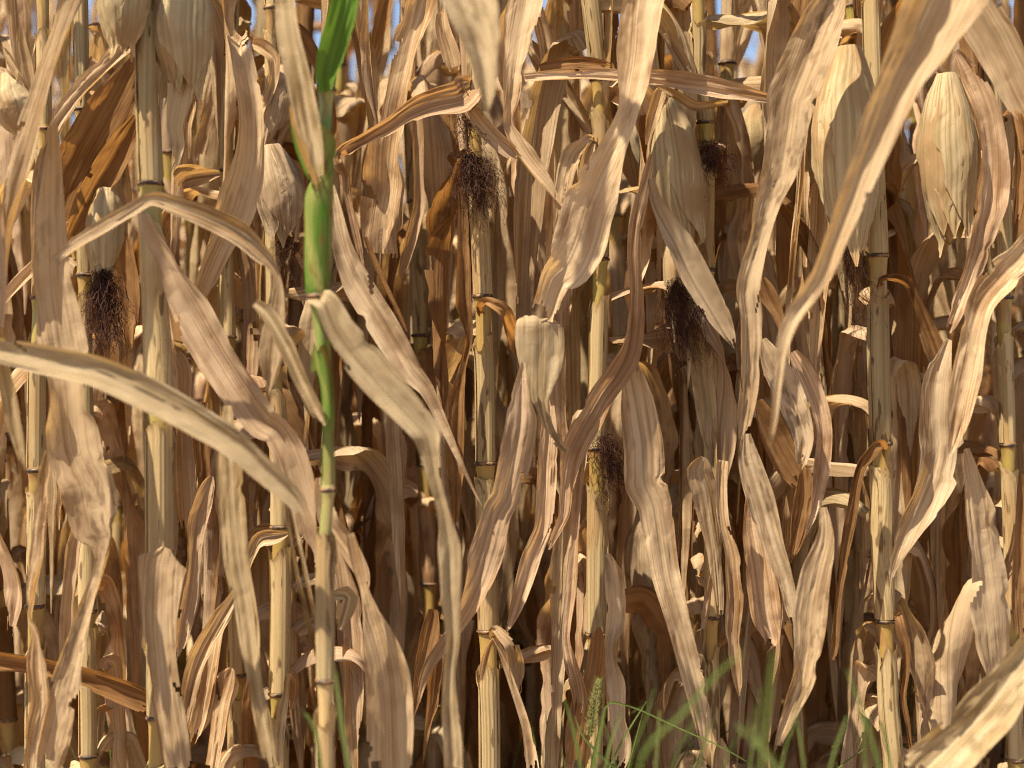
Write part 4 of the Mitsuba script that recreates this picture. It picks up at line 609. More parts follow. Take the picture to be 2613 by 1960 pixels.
blade('C', 'leaf_pink', [(0.2785, 0, 0.6714, 0.0158, 0), (0.2843, 0, 0.623, 0.0317, 0), (0.2921, 0, 0.5745, 0.0376, 0), (0.2979, 0, 0.5319, 0.0376, 0), (0.3037, 0, 0.5048, 0.0218, 0), (0.296, 0, 0.4873, 0.0099, 0)], seed=702, fold=15, curl=15)
blade('E', 'leaf_tan', [(0.4915, -0.12, 0.73, 0.0072, 0), (0.4987, -0.12, 0.6942, 0.0234, 0), (0.5086, -0.12, 0.6416, 0.0433, 0), (0.5157, -0.12, 0.5914, 0.0523, 0), (0.5211, -0.12, 0.5466, 0.0559, 0), (0.5247, -0.12, 0.509, 0.0523, 0), (0.5265, -0.12, 0.4749, 0.0361, 0), (0.5229, -0.12, 0.4391, 0.0144, 0)], seed=709, fold=(-8, 8), curl=6, ruffle=0.12, wrinkle=0.0026, label='broad mottled leaf with a pinkish midrib hanging near the lower right edge')
blade('O', 'leaf_pale', [(0.5232, -0.32, 0.6045, 0.0073, 0), (0.5174, -0.32, 0.5964, 0.0242, 0), (0.4895, -0.32, 0.5576, 0.0355, 0), (0.4647, -0.32, 0.522, 0.0452, -5), (0.4399, -0.32, 0.4894, 0.0548, -5), (0.4104, -0.32, 0.46, 0.0548, -5), (0.3778, -0.32, 0.4274, 0.0484, 0)], seed=716, fold=(34, 6), curl=14, ruffle=0.08, label='blurred buff leaf crossing the lower right corner')
blade('E', 'leaf_pink', [(0.5573, -0.09, 0.6457, 0.0152, 0), (0.55, -0.09, 0.6055, 0.019, 0), (0.539, -0.09, 0.5762, 0.0095, 0), (0.5317, -0.09, 0.5543, 0.0011, 0)], seed=723, fold=20)
blade('O', 'leaf_brown', [(0.5594, -0.1, 0.7003, 0.0057, 0), (0.559, -0.1, 0.6903, 0.0189, 0), (0.5572, -0.1, 0.6431, 0.0227, 0), (0.5554, -0.1, 0.5886, 0.0246, 0), (0.559, -0.1, 0.516, 0.0208, 0)], seed=730, fold=20)
blade('A', 'leaf_pink', [(0.0432, -0.03, 0.7752, 0.0119, 0), (0.0413, -0.03, 0.7391, 0.0237, 0), (0.0384, -0.03, 0.6915, 0.0277, 0), (0.0356, -0.03, 0.6459, 0.0257, 0), (0.0194, -0.03, 0.5978, 0.0277, 0), (0.009, -0.03, 0.5597, 0.0218, 0), (-0.0005, -0.03, 0.5293, 0.0119, 0), (-0.01, -0.03, 0.5103, 0.0016, 0)], seed=737, fold=20, curl=14, ruffle=0.08)
blade('B', 'leaf_pink', [(0.0821, -0.05, 0.7242, 0.0123, 0), (0.0774, -0.05, 0.6754, 0.0205, 15), (0.0727, -0.05, 0.6191, 0.0164, 25), (0.068, -0.05, 0.5628, 0.0164, 20), (0.0633, -0.05, 0.5159, 0.0123, 30), (0.068, -0.05, 0.484, 0.0205, 10), (0.0764, -0.05, 0.4502, 0.0247, 0), (0.0746, -0.05, 0.422, 0.0123, 0)], seed=744, fold=30, curl=30, ruffle=0.2)
blade('B', 'leaf_mottled', [(0.1097, -0.03, 0.6054, 0.0101, 0), (0.1202, -0.03, 0.5673, 0.0304, 0), (0.1193, -0.03, 0.5255, 0.0263, 0), (0.1145, -0.03, 0.4932, 0.0162, 30), (0.1202, -0.03, 0.4552, 0.0263, 10), (0.1212, -0.03, 0.4171, 0.0223, 0), (0.1269, -0.03, 0.3886, 0.0283, 0), (0.1174, -0.03, 0.3525, 0.0223, 0)], seed=751, fold=25, curl=20, ruffle=0.13)
blade('B', 'leaf_brown', [(0.1003, -0.04, 0.5221, 0.0062, 0), (0.0996, -0.04, 0.5121, 0.0207, 0), (0.0977, -0.04, 0.4857, 0.0269, 0), (0.0902, -0.04, 0.4479, 0.0248, 0), (0.0826, -0.04, 0.4101, 0.031, 0), (0.0769, -0.04, 0.361, 0.029, 0)], seed=758, fold=30)
blade('C', 'leaf_tan', [(0.2186, -0.04, 0.7166, 0.0089, 0), (0.2148, -0.04, 0.7073, 0.0298, 0), (0.213, -0.04, 0.7026, 0.0358, 0), (0.2196, -0.04, 0.6771, 0.0318, 0), (0.2252, -0.04, 0.6469, 0.0258, 0), (0.2319, -0.04, 0.6085, 0.0179, 0), (0.2356, -0.04, 0.5613, 0.0139, 0), (0.2375, -0.04, 0.531, 0.006, 0)], seed=765, fold=(-20, 25), curl=-15, ruffle=0.1)
blade('C', 'leaf_tan', [(0.2386, -0.045, 0.7133, 0.016, 0), (0.2377, -0.045, 0.7076, 0.018, 0), (0.2368, -0.045, 0.6831, 0.018, 0), (0.2377, -0.045, 0.6511, 0.02, 0), (0.249, -0.045, 0.5997, 0.0261, 0), (0.2518, -0.045, 0.5526, 0.024, 0), (0.2509, -0.045, 0.515, 0.022, 0), (0.2556, -0.045, 0.4679, 0.018, 0), (0.2594, -0.045, 0.4396, 0.004, 0)], seed=772, fold=25, curl=20, ruffle=0.13)
blade('C', 'leaf_tan', [(0.2388, -0.03, 0.3928, 0.0072, 0), (0.2371, -0.03, 0.3829, 0.024, 0), (0.2362, -0.03, 0.3772, 0.03, 0), (0.2352, -0.03, 0.3601, 0.032, 0), (0.2333, -0.03, 0.3221, 0.024, 0)], seed=779, fold=(-25, 20))
blade('G', 'leaf_tan', [(-0.1613, -0.24, 0.6512, 0.01, 0), (-0.1531, -0.24, 0.6215, 0.0134, 20), (-0.1465, -0.24, 0.5985, 0.01, 30), (-0.1416, -0.24, 0.5787, 0.0151, 10), (-0.1317, -0.24, 0.5458, 0.0352, 5), (-0.1235, -0.24, 0.5046, 0.0469, 0), (-0.121, -0.24, 0.4634, 0.0486, 0), (-0.1202, -0.24, 0.4107, 0.0419, 0)], seed=786, fold=(10, 16), curl=10, ruffle=0.12, label='blurred brown leaf widening downwards in the lower middle, left of the centre')
blade('G', 'leaf_tan', [(-0.1959, -0.22, 0.7056, 0.0064, 0), (-0.1938, -0.22, 0.6958, 0.0213, 0), (-0.1871, -0.22, 0.664, 0.0267, 0), (-0.1704, -0.22, 0.6373, 0.0267, -10), (-0.1554, -0.22, 0.6139, 0.0213, -10), (-0.1487, -0.22, 0.5888, 0.0071, 0)], seed=793, fold=25, ruffle=0.15)
blade('I', 'leaf_pale', [(-0.1998, -0.1, 0.5668, 0.0055, 0), (-0.1816, -0.1, 0.5632, 0.0275, 0), (-0.1852, -0.1, 0.5487, 0.022, 0), (-0.1907, -0.1, 0.5305, 0.0055, 0)], seed=800, fold=10)
blade('G', 'leaf_pale', [(-0.2165, -0.29, 0.6852, 0.0061, 0), (-0.2109, -0.29, 0.6471, 0.0087, 0), (-0.203, -0.29, 0.6059, 0.0104, 0), (-0.1919, -0.29, 0.5599, 0.013, 0), (-0.1824, -0.29, 0.5281, 0.0139, 0), (-0.1792, -0.29, 0.5107, 0.0087, 0)], seed=807, fold=30, curl=50, ruffle=0.02)
blade('G', 'leaf_pale', [(-0.215, -0.26, 0.6745, 0.0044, 0), (-0.206, -0.26, 0.6355, 0.0071, 0), (-0.1963, -0.26, 0.5917, 0.008, 0), (-0.1914, -0.26, 0.5625, 0.0053, 0)], seed=814, fold=30, curl=50, ruffle=0.02)
blade('I', 'leaf_pale', [(-0.2625, 0, 0.4602, 0.0085, 0), (-0.2644, 0, 0.4389, 0.0127, 0), (-0.2693, 0, 0.404, 0.017, 0), (-0.2722, 0, 0.342, 0.017, 0)], seed=821, fold=30, curl=30)
blade('I', 'leaf_brown', [(-0.2622, 0.01, 0.4581, 0.0081, 0), (-0.2563, 0.01, 0.4503, 0.0142, 0), (-0.2573, 0.01, 0.4327, 0.0122, 0), (-0.2612, 0.01, 0.4152, 0.0041, 0)], seed=828, fold=20)
blade('A', 'leaf_mottled', [(-0.0221, -0.01, 0.5056, 0.0102, 0), (-0.0149, -0.05, 0.5159, 0.016, -40), (-0.0018, -0.06, 0.5046, 0.0218, -15), (0.0039, -0.03, 0.4742, 0.0243, -10), (0.0067, -0.03, 0.4495, 0.0121, 0), (0.0039, -0.03, 0.438, 0.003, 0)], seed=835, fold=25)
blade('A', 'leaf_tan', [(-0.0189, -0.035, 0.5093, 0.0083, 0), (-0.0094, -0.035, 0.4847, 0.0104, 0), (0.002, -0.035, 0.4506, 0.0114, 0), (0.0133, -0.035, 0.4165, 0.0124, 0), (0.0241, -0.035, 0.352, 0.0228, 0)], seed=842, fold=30, curl=30)
blade('A', 'leaf_tan', [(-0.0217, -0.04, 0.5103, 0.0083, 0), (-0.0283, -0.04, 0.4989, 0.0145, 0), (-0.0339, -0.04, 0.4763, 0.0124, 0), (-0.0368, -0.04, 0.4517, 0.0041, 0)], seed=849, fold=30)
blade('C', 'leaf_tan', [(0.3435, 0.3, 1.3576, 0.0129, 0), (0.3399, 0.3, 1.3482, 0.0431, 0), (0.3215, 0.3, 1.2999, 0.0431, 0), (0.3077, 0.3, 1.2539, 0.0311, 0), (0.2916, 0.3, 1.224, 0.012, 0)], seed=856, fold=20)
blade('F', 'leaf_tan', [(0.3345, 0.25, 1.3438, 0.0098, 0), (0.3354, 0.25, 1.3338, 0.0326, 0), (0.3399, 0.25, 1.2868, 0.035, 0), (0.3489, 0.25, 1.2308, 0.0303, 0), (0.3556, 0.25, 1.1949, 0.014, 0)], seed=863, fold=20)
blade('F', 'leaf_brown', [(0.3198, 0.1, 1.3005, 0.0122, 0), (0.3206, 0.1, 1.2905, 0.0407, 0), (0.3248, 0.1, 1.2411, 0.0407, 0), (0.333, 0.1, 1.1917, 0.0236, 0), (0.3392, 0.1, 1.1629, 0.0064, 0)], seed=870, fold=20)
blade('D', 'leaf_brown', [(0.4207, -0.0094, 1.3707, 0.0071, 0), (0.4218, 0, 1.3739, 0.0237, 0), (0.4289, 0.06, 1.3948, 0.0304, 0), (0.4359, 0.1, 1.2905, 0.0338, 0), (0.438, 0.1, 1.2473, 0.0338, 0), (0.4431, 0.1, 1.2082, 0.0248, 0), (0.4452, 0.1, 1.1814, 0.0068, 0)], seed=877)
blade('I', 'leaf_pink', [(-0.4045, 0.28, 1.2423, 0.0142, 0), (-0.4113, 0.28, 1.1922, 0.0261, 0), (-0.4227, 0.28, 1.1353, 0.0284, 0), (-0.4318, 0.28, 1.1011, 0.0142, 0)], seed=884, fold=20)
blade('K', 'leaf_tan', [(-0.3594, 0.08, 1.0589, 0.0111, 0), (-0.3818, 0.08, 1.0569, 0.0334, 0), (-0.4001, 0.08, 1.0528, 0.0423, 0), (-0.4082, 0.08, 1.0426, 0.0134, 0)], seed=891, fold=30, ruffle=0.25)
blade('A', 'leaf_tan', [(-0.1396, 0.3, 1.3582, 0.0093, 0), (-0.1403, 0.3, 1.3482, 0.0311, 0), (-0.1426, 0.3, 1.3114, 0.0335, 0), (-0.1472, 0.3, 1.2746, 0.0263, 0), (-0.1506, 0.3, 1.2378, 0.0096, 0)], seed=898, fold=20)
blade('B', 'leaf_tan', [(-0.1157, 0.34, 1.3698, 0.0103, 0), (-0.1162, 0.34, 1.3598, 0.0342, 0), (-0.1186, 0.34, 1.3175, 0.0367, 0), (-0.1221, 0.34, 1.2752, 0.022, 0), (-0.1244, 0.34, 1.247, 0.0073, 0)], seed=905, fold=20)
cob('P', (-0.4086, -0.16, 1.267), (-0.411, -0.16, 1.1521), 0.0215, 301, 'pale green grey ear hanging at the upper left, cut by the top of the picture', n_leaves=6)
cob('P', (-0.3553, -0.12, 1.263), (-0.3519, -0.12, 1.1101), 0.028, 302, 'grey green ear right of the other at the upper left, its husk tails hanging', n_leaves=6, flare=1.6)
blade('P', 'leaf_pale', [(-0.3561, -0.13, 1.1612, 0.0111, 0), (-0.3554, -0.13, 1.1512, 0.037, 0), (-0.3536, -0.13, 1.1245, 0.0407, 0), (-0.3572, -0.13, 1.1067, 0.0315, 0), (-0.3625, -0.13, 1.0782, 0.0222, 0), (-0.359, -0.13, 1.0568, 0.0167, 0), (-0.3661, -0.13, 1.0283, 0.0056, 0)], seed=912, fold=20)
blade('P', 'leaf_pale', [(-0.3704, -0.12, 1.1446, 0.0168, 0), (-0.374, -0.12, 1.1231, 0.0149, 0), (-0.3793, -0.12, 1.098, 0.0056, 0)], seed=919, fold=20)
cob('P', (-0.5367, -0.1, 1.0734), (-0.556, -0.1, 1.1401), 0.0194, 303, 'pale husk opening at the left edge', n_leaves=4, flare=2)
blade('P', 'leaf_tan', [(-0.5297, -0.09, 1.126, 0.0156, 0), (-0.5333, -0.09, 1.1516, 0.0234, 0), (-0.5388, -0.09, 1.1772, 0.0175, 0), (-0.5425, -0.09, 1.1973, 0.0019, 0)], seed=926, fold=25)
blade('P', 'leaf_tan', [(-0.5443, -0.085, 1.1399, 0.0137, 0), (-0.5534, -0.085, 1.1546, 0.0176, 0), (-0.5608, -0.085, 1.1674, 0.0117, 0), (-0.5663, -0.085, 1.1748, 0.0016, 0)], seed=933, fold=25)
cob('K', (-0.2884, 0.03, 1.0845), (-0.2707, 0.03, 0.9684), 0.0225, 304, 'brownish ear hanging between the twisted leaf and the green stalk', mat='leaf_mottled', silk=(0.05, 0.004, 30, (0.004, 0)))
cob('K', (-0.2723, 0.06, 1.1859), (-0.2976, 0.06, 1.0859), 0.0195, 305, None, n_leaves=4, mat='leaf_tan')
loose_silk('A', (-0.0579, -0.03, 1.1087), (0.06, 0.003, 40, (0.01, 0)), 306)
loose_silk('A', (-0.0498, -0.03, 1.0591), (0.066, 0.013, 230, (0.012, 0)), 316)
cob('C', (0.1796, -0.01, 1.1309), (0.2061, -0.01, 0.9483), 0.0256, 307, 'large smooth grey brown ear pressed to the stalk right of the centre')
cob('C', (0.1874, 0.01, 0.9941), (0.2026, 0.01, 0.8499), 0.0162, 308, 'narrow olive husk tail with silk, below the large ear', n_leaves=4)
loose_silk('C', (0.1896, -0.01, 0.9164), (0.095, 0.009, 170, (0.014, 0)), 309)
loose_silk('C', (0.2268, -0.015, 1.0766), (0.04, 0.008, 90, (0.008, 0)), 310)
cob('D', (0.3795, -0.06, 1.1801), (0.3826, -0.06, 0.9503), 0.0314, 311, 'big cream ear hanging over the thick pale stalk at the right', silk=(0.11, 0.006, 34, (0.012, 0)))
cob('E', (0.5013, -0.02, 1.1583), (0.5072, -0.02, 0.961), 0.0263, 312, 'ribbed cream ear hanging left of the rightmost stalk', flare=1.3)
cob('M', (-0.4691, -0.02, 1.0268), (-0.4737, -0.02, 0.9247), 0.0141, 313, 'greenish ear near the left edge with black silk below')
loose_silk('M', (-0.4707, -0.03, 0.9284), (0.095, 0.011, 220, (0.004, 0)), 314)
loose_silk('B', (0.1082, -0.02, 0.7374), (0.06, 0.009, 110, (0.008, 0)), 317)
cob('F', (0.3551, 0.4, 1.2076), (0.3522, 0.4, 1.1071), 0.0273, 318, None, n_leaves=4)
cob('I', (-0.1303, 0.45, 1.0177), (-0.1244, 0.45, 0.8824), 0.0279, 319, None, n_leaves=4)
grass_leaf('blurred blue green grass blades crossing the bottom right of the picture', [(0.0773, -0.72, 0, 0.0018, 0), (0.0807, -0.72, 0.546, 0.0023, 0), (0.0892, -0.72, 0.5694, 0.0032, 0), (0.1084, -0.72, 0.5865, 0.0034, 0), (0.1319, -0.72, 0.6131, 0.0031, 0), (0.1553, -0.72, 0.6312, 0.0013, 0)], 936)
grass_leaf('blurred blue green grass blades crossing the bottom right of the picture', [(0.1541, -0.74, 0, 0.0024, 0), (0.156, -0.74, 0.5538, 0.003, 0), (0.1606, -0.74, 0.5955, 0.0034, 0), (0.1653, -0.74, 0.6392, 0.0015, 0)], 939)
grass_leaf('blurred blue green grass blades crossing the bottom right of the picture', [(0.1543, -0.72, 0.5801, 0.0038, 0), (0.1649, -0.72, 0.5598, 0.0048, 0), (0.1809, -0.72, 0.5417, 0.0031, 0)], 942)
grass_leaf('blurred blue green grass blades crossing the bottom right of the picture', [(0.1479, -0.7, 0.5762, 0.0022, 0), (0.1632, -0.7, 0.5609, 0.0041, 0), (0.1784, -0.7, 0.5489, 0.0031, 0)], 945)
grass_leaf('soft yellow green grass blades leaning right at the bottom, right of the centre', [(0.0738, -0.35, 0, 0.0021, 0), (0.0753, -0.35, 0.4422, 0.0026, 0), (0.0789, -0.35, 0.4725, 0.0028, 0), (0.0831, -0.35, 0.4937, 0.0024, 0), (0.0874, -0.35, 0.5209, 0.0009, 0)], 948)
grass_leaf('soft yellow green grass blades leaning right at the bottom, right of the centre', [(0.0772, -0.42, 0, 0.002, 0), (0.0796, -0.42, 0.4622, 0.0025, 0), (0.0856, -0.42, 0.4908, 0.0027, 0), (0.0926, -0.42, 0.5108, 0.0023, 0), (0.0996, -0.42, 0.528, 0.0009, 0)], 951)
grass_leaf('soft yellow green grass blades leaning right at the bottom, right of the centre', [(0.0902, -0.5, 0, 0.0018, 0), (0.0929, -0.5, 0.4851, 0.0023, 0), (0.0997, -0.5, 0.5118, 0.0025, 0), (0.1076, -0.5, 0.5304, 0.0021, 0), (0.1155, -0.5, 0.5624, 0.0008, 0)], 954)
grass_leaf('soft yellow green grass blades leaning right at the bottom, right of the centre', [(0.1203, -0.45, 0, 0.0019, 0), (0.1208, -0.45, 0.4708, 0.0024, 0), (0.122, -0.45, 0.4987, 0.0026, 0), (0.1235, -0.45, 0.5182, 0.0022, 0), (0.125, -0.45, 0.5335, 0.0008, 0)], 957)
grass_leaf('soft yellow green grass blades leaning right at the bottom, right of the centre', [(0.1238, -0.5, 0, 0.0018, 0), (0.1275, -0.5, 0.4851, 0.0023, 0), (0.1367, -0.5, 0.5118, 0.0025, 0), (0.1474, -0.5, 0.5304, 0.0021, 0), (0.1582, -0.5, 0.5544, 0.0008, 0)], 960)
grass_leaf('soft yellow green grass blades leaning right at the bottom, right of the centre', [(0.1597, -0.4, 0, 0.002, 0), (0.1624, -0.4, 0.4565, 0.0025, 0), (0.1689, -0.4, 0.4856, 0.0027, 0), (0.1765, -0.4, 0.5059, 0.0023, 0), (0.1842, -0.4, 0.5161, 0.0009, 0)], 963)
grass_leaf('soft yellow green grass blades leaning right at the bottom, right of the centre', [(0.157, -0.55, 0, 0.0018, 0), (0.1611, -0.55, 0.4994, 0.0022, 0), (0.1714, -0.55, 0.5249, 0.0024, 0), (0.1835, -0.55, 0.5427, 0.002, 0), (0.1955, -0.55, 0.5605, 0.0008, 0)], 966)
grass_leaf('soft yellow green grass blades leaning right at the bottom, right of the centre', [(0.0624, -0.4, 0, 0.002, 0), (0.0606, -0.4, 0.4565, 0.0025, 0), (0.0563, -0.4, 0.4856, 0.0027, 0), (0.0512, -0.4, 0.5059, 0.0023, 0), (0.0461, -0.4, 0.5234, 0.0009, 0)], 969)
grass_leaf('soft yellow green grass blades leaning right at the bottom, right of the centre', [(0.1905, -0.5, 0, 0.0018, 0), (0.1915, -0.5, 0.4851, 0.0023, 0), (0.1939, -0.5, 0.5118, 0.0025, 0), (0.1967, -0.5, 0.5304, 0.0021, 0), (0.1995, -0.5, 0.5584, 0.0008, 0)], 972)
grass_leaf('soft yellow green grass blades leaning right at the bottom, right of the centre', [(0.103, -0.3, 0, 0.0022, 0), (0.1003, -0.3, 0.4279, 0.0027, 0), (0.0937, -0.3, 0.4594, 0.0029, 0), (0.086, -0.3, 0.4814, 0.0025, 0), (0.0783, -0.3, 0.4861, 0.0009, 0)], 975)
grass_leaf('soft yellow green grass blades leaning right at the bottom, right of the centre', [(0.2136, -0.5, 0, 0.0018, 0), (0.2155, -0.5, 0.4851, 0.0023, 0), (0.2203, -0.5, 0.5091, 0.0025, 0), (0.2259, -0.5, 0.5264, 0.0021, 0), (0.2315, -0.5, 0.5464, 0.0008, 0)], 978)
grass_leaf('soft yellow green grass blades leaning right at the bottom, right of the centre', [(0.2473, -0.45, 0, 0.0019, 0), (0.2462, -0.45, 0.4708, 0.0024, 0), (0.2432, -0.45, 0.4959, 0.0026, 0), (0.2398, -0.45, 0.514, 0.0022, 0), (0.2364, -0.45, 0.5265, 0.0008, 0)], 981)
grass_leaf('soft yellow green grass blades leaning right at the bottom, right of the centre', [(0.2417, -0.55, 0, 0.0018, 0), (0.2438, -0.55, 0.4994, 0.0022, 0), (0.2492, -0.55, 0.5223, 0.0024, 0), (0.2554, -0.55, 0.5389, 0.002, 0), (0.2616, -0.55, 0.5605, 0.0008, 0)], 984)
grass_leaf('soft yellow green grass blades leaning right at the bottom, right of the centre', [(0.3356, -0.4, 0, 0.002, 0), (0.3339, -0.4, 0.4565, 0.0025, 0), (0.3295, -0.4, 0.4827, 0.0027, 0), (0.3244, -0.4, 0.5016, 0.0023, 0), (0.3193, -0.4, 0.5103, 0.0009, 0)], 987)
grass_leaf('blurred pale green grass blades in front of the thick pale stalk', [(0.2746, -0.6, 0, 0.0028, 0), (0.2698, -0.6, 0.5113, 0.0035, 0), (0.2576, -0.6, 0.5561, 0.0037, 0), (0.2413, -0.6, 0.5985, 0.0012, 0)], 990)
grass_leaf('blurred pale green grass blades in front of the thick pale stalk', [(0.2602, -0.6, 0, 0.0024, 0), (0.2589, -0.6, 0.5113, 0.003, 0), (0.2555, -0.6, 0.5525, 0.003, 0), (0.2534, -0.6, 0.5804, 0.001, 0)], 993)
grass_leaf('blurred grass blades below the green maize stalk', [(-0.1276, -0.5, 0, 0.0034, 0), (-0.1305, -0.5, 0.4825, 0.0042, 0), (-0.1378, -0.5, 0.5318, 0.0044, 0), (-0.1425, -0.5, 0.5757, 0.0013, 0)], 996)
grass_leaf('blurred grass blades below the green maize stalk', [(-0.155, -0.48, 0, 0.0027, 0), (-0.1566, -0.48, 0.4767, 0.0033, 0), (-0.1607, -0.48, 0.5133, 0.0033, 0), (-0.1749, -0.48, 0.5364, 0.0011, 0)], 999)
grass_leaf('thin sharp green grass stem bent over at the bottom, right of the centre', [(0.0811, -0.1, 0, 0.0023, 0), (0.0858, -0.1, 0.3706, 0.0029, 0), (0.0976, -0.1, 0.4288, 0.0027, 0), (0.1058, -0.1, 0.4509, 0.0024, 0), (0.1139, -0.1, 0.4509, 0.0024, 0), (0.143, -0.1, 0.4415, 0.0022, 0), (0.1884, -0.1, 0.4197, 0.002, 0), (0.2248, -0.1, 0.4033, 0.0016, 0), (0.2684, -0.1, 0.3781, 0.0009, 0)], 1002)
grass_leaf('thin sharp green grass stem bent over at the bottom, right of the centre', [(0.0934, -0.12, 0, 0.0017, 0), (0.1035, -0.12, 0.3781, 0.0022, 0), (0.1286, -0.12, 0.4301, 0.002, 0), (0.1465, -0.12, 0.457, 0.0007, 0)], 1005)
grass_leaf('thin sharp green grass stem bent over at the bottom, right of the centre', [(0.1244, -0.16, 0, 0.0026, 0), (0.1146, -0.16, 0.3895, 0.0033, 0), (0.0902, -0.16, 0.4122, 0.0038, 0), (0.0762, -0.16, 0.4279, 0.0033, 0), (0.0667, -0.16, 0.4506, 0.0014, 0)], 1008)
grass_leaf('thin sharp green grass stem bent over at the bottom, right of the centre', [(0.0507, 0.12, 0, 0.0023, 0), (0.0494, 0.12, 0.3097, 0.0029, 0), (0.0463, 0.12, 0.3493, 0.0027, 0), (0.0415, 0.12, 0.3931, 0.0008, 0)], 1011)
foxtail('green foxtail grass head standing among the dry leaves at the bottom', (0.0815, -0.16, 0.4279), (0.0929, -0.14, 0.4837), [(0.0515, -0.16, 0.0, 0.003, 0), (0.0735, -0.16, 0.3479, 0.003, 0), (0.0815, -0.16, 0.4279, 0.0022, 0), (0.0929, -0.14, 0.4837, 0.001, 0)], 41)

# ---------------------------------------------------------------- the rows behind, plant by plant
ROW = random.Random(5)
def field_plant(x, y, seed, label, group, detail):
    rnd = random.Random(seed)
    key = thing('maize_plant', label, 'maize plant', group)
    h = rnd.uniform(1.75, 2.25)
    r0 = rnd.uniform(0.0105, 0.0135)
    lx, ly = rnd.uniform(-0.14, 0.14), rnd.uniform(-0.06, 0.06)
    path = [(x, y, -0.03, r0), (x + lx * 0.4, y + ly * 0.4, h * 0.5, r0 * 0.9), (x + lx, y + ly, h, r0 * 0.4)]
    cs = stalk(key, path, [rnd.uniform(0.45, 0.60)], seed, detail, False, h)
    for i, (cx, cy, cz, side) in enumerate(cs):
        if cz > 1.35 and y < 2.6 and rnd.random() < (0.75 if y < 1.4 else 0.45): continue
        L = rnd.uniform(0.40, 0.72) * (0.75 if cz > 1.6 else 1)
        add(key, 'leaf', droop_leaf((cx, cy, cz), side + rnd.uniform(-0.5, 0.5), L, rnd.uniform(0.05, 0.085), seed * 41 + i, 0.014 if detail else 0.022, 9 if detail else 7), rnd.choice(LEAF_MATS))
        for j in range(3 if y < 0.6 else 2 if y < 1 or (y > 2 and cz > 1.2) else 1):
            add(key, 'leaf', droop_leaf((cx, cy, cz - 0.02), side + math.pi * (1 - j) + rnd.uniform(-1.2, 1.2), L * rnd.uniform(0.6, 0.95), rnd.uniform(0.04, 0.07), seed * 43 + i + 500 * j, 0.014, 9, up=0.3), rnd.choice(LEAF_MATS))
    if rnd.random() < 0.4:
        z = rnd.uniform(0.95, 1.25); a = rnd.uniform(0, 6.283)
        c = path_at(path, z)
        b = (c[0] + 0.03 * math.cos(a), c[1] + 0.03 * math.sin(a), z)
        ear(key, b, (b[0] + 0.05 * math.cos(a), b[1] + 0.05 * math.sin(a), z - rnd.uniform(0.15, 0.2)), 0.023, seed, mat=rnd.choice(['husk', 'leaf_tan']), n_leaves=4, n=16, m=7)
    tassel(key, (x + lx, y + ly, h - 0.02), seed)
    return key

ROWS = [(0.22, 0.30), (0.42, 0.24), (0.75, 0.18), (1.15, 0.17), (1.6, 0.17), (2.3, 0.19), (3.05, 0.21), (3.8, 0.23), (4.6, 0.26), (5.3, 0.26), (6.1, 0.26), (7.0, 0.26), (8.0, 0.28)]
for k, (y, gap) in enumerate(ROWS):
    half = 0.375 * (DIST + y) + 0.20
    x, i = -half + ROW.uniform(0, gap), 0
    while x < half:
        field_plant(x + ROW.uniform(-0.03, 0.03), y + ROW.uniform(-0.10, 0.10), 1000 + 100 * k + i,
                    'dry maize plant standing in the blurred rows behind', 'maize plants in the rows behind', 1 if k < 4 else 0)
        x += gap * ROW.uniform(0.8, 1.2); i += 1

# ---------------------------------------------------------------- green grass at the foot of the field
def blade_of_grass(key, pts, width, seed):
    pts = [(*p, width * w, 0) for p, w in zip(pts, np.interp(np.linspace(0, 1, len(pts)), [0, 0.3, 1], [0.7, 1.0, 0.15]))]
    add(key, 'blade', leaf(pts, fold=20, curl=10, ruffle=0.03, wrinkle=0.0004, seed=seed, step=0.01, m=5), 'grass_blade')

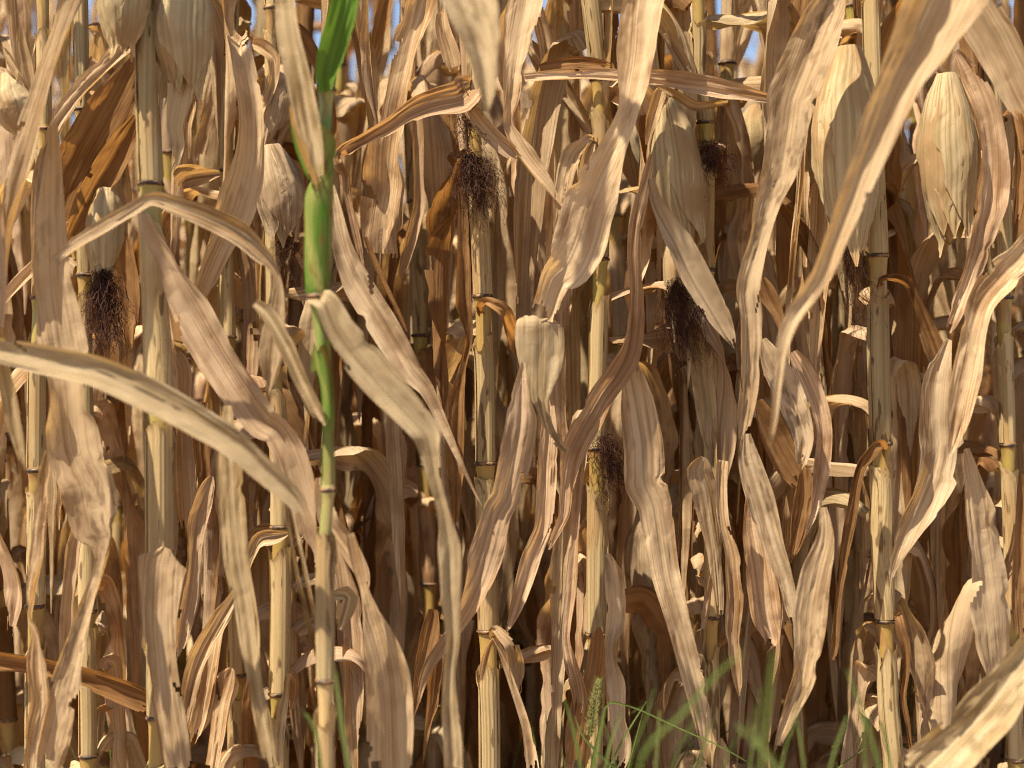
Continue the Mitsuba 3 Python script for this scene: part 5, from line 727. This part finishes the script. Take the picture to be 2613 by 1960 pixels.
def grass_tuft(x, y, n, height, seed, label):
    key = thing('grass_tuft', label, 'grass', 'grass tufts at the foot of the maize')
    rnd = random.Random(seed)
    for i in range(n):
        a, L, lean = rnd.uniform(0, 6.283), height * rnd.uniform(0.55, 1.0), rnd.uniform(0.1, 0.7)
        bx, by = x + rnd.uniform(-.03, .03), y + rnd.uniform(-.02, .02)
        pts = [(bx + math.cos(a) * L * lean * t ** 1.7, by + 0.5 * math.sin(a) * L * lean * t ** 1.7, max(0.01, L * (t - 0.25 * lean * t ** 3))) for t in (0, 0.3, 0.55, 0.8, 1.0)]
        blade_of_grass(key, pts, rnd.uniform(0.004, 0.008), seed * 17 + i)
for i, (x, y, n, h) in enumerate([(0.10, -0.05, 9, 0.48), (0.22, 0.10, 8, 0.50), (0.05, 0.25, 8, 0.5), (0.40, 0.15, 7, 0.50), (-0.5, 0.2, 6, 0.48), (-0.42, 0.1, 5, 0.45), (0.55, 0.3, 6, 0.5), (0.0, 0.5, 8, 0.5)]):
    grass_tuft(x, y, n, h, 700 + i, 'tuft of thin green grass growing between the stalks')

# ---------------------------------------------------------------- fallen leaf scraps on the soil
rnd = random.Random(77)
scraps = []
for i in range(420):
    x, y, a, L = rnd.uniform(-2.2, 2.2), rnd.uniform(-0.5, 5.0), rnd.uniform(0, 6.283), rnd.uniform(0.10, 0.32)
    z = 0.03 + rnd.uniform(0, 0.05)
    pts = [(x + math.cos(a) * L * t + rnd.uniform(-.02, .02), y + math.sin(a) * L * t, z + 0.10 * rnd.random() * math.sin(3.14 * t), 0.05 * (1 - 0.7 * abs(t - 0.4)), rnd.uniform(-40, 40)) for t in (0, 0.35, 0.7, 1.0)]
    scraps.append(leaf(pts, fold=15, curl=40, seed=3000 + i, step=0.02, m=7, side=(-math.sin(a), math.cos(a), 0)))
m_, u_ = join(scraps)
scene['leaf_litter'] = mikit.ply(m_, 'leaf_brown', smooth=True, uv=u_)
labels['leaf_litter'] = {'label': 'fallen dry leaf scraps lying on the soil between the stalks', 'category': 'leaf litter', 'kind': 'stuff'}
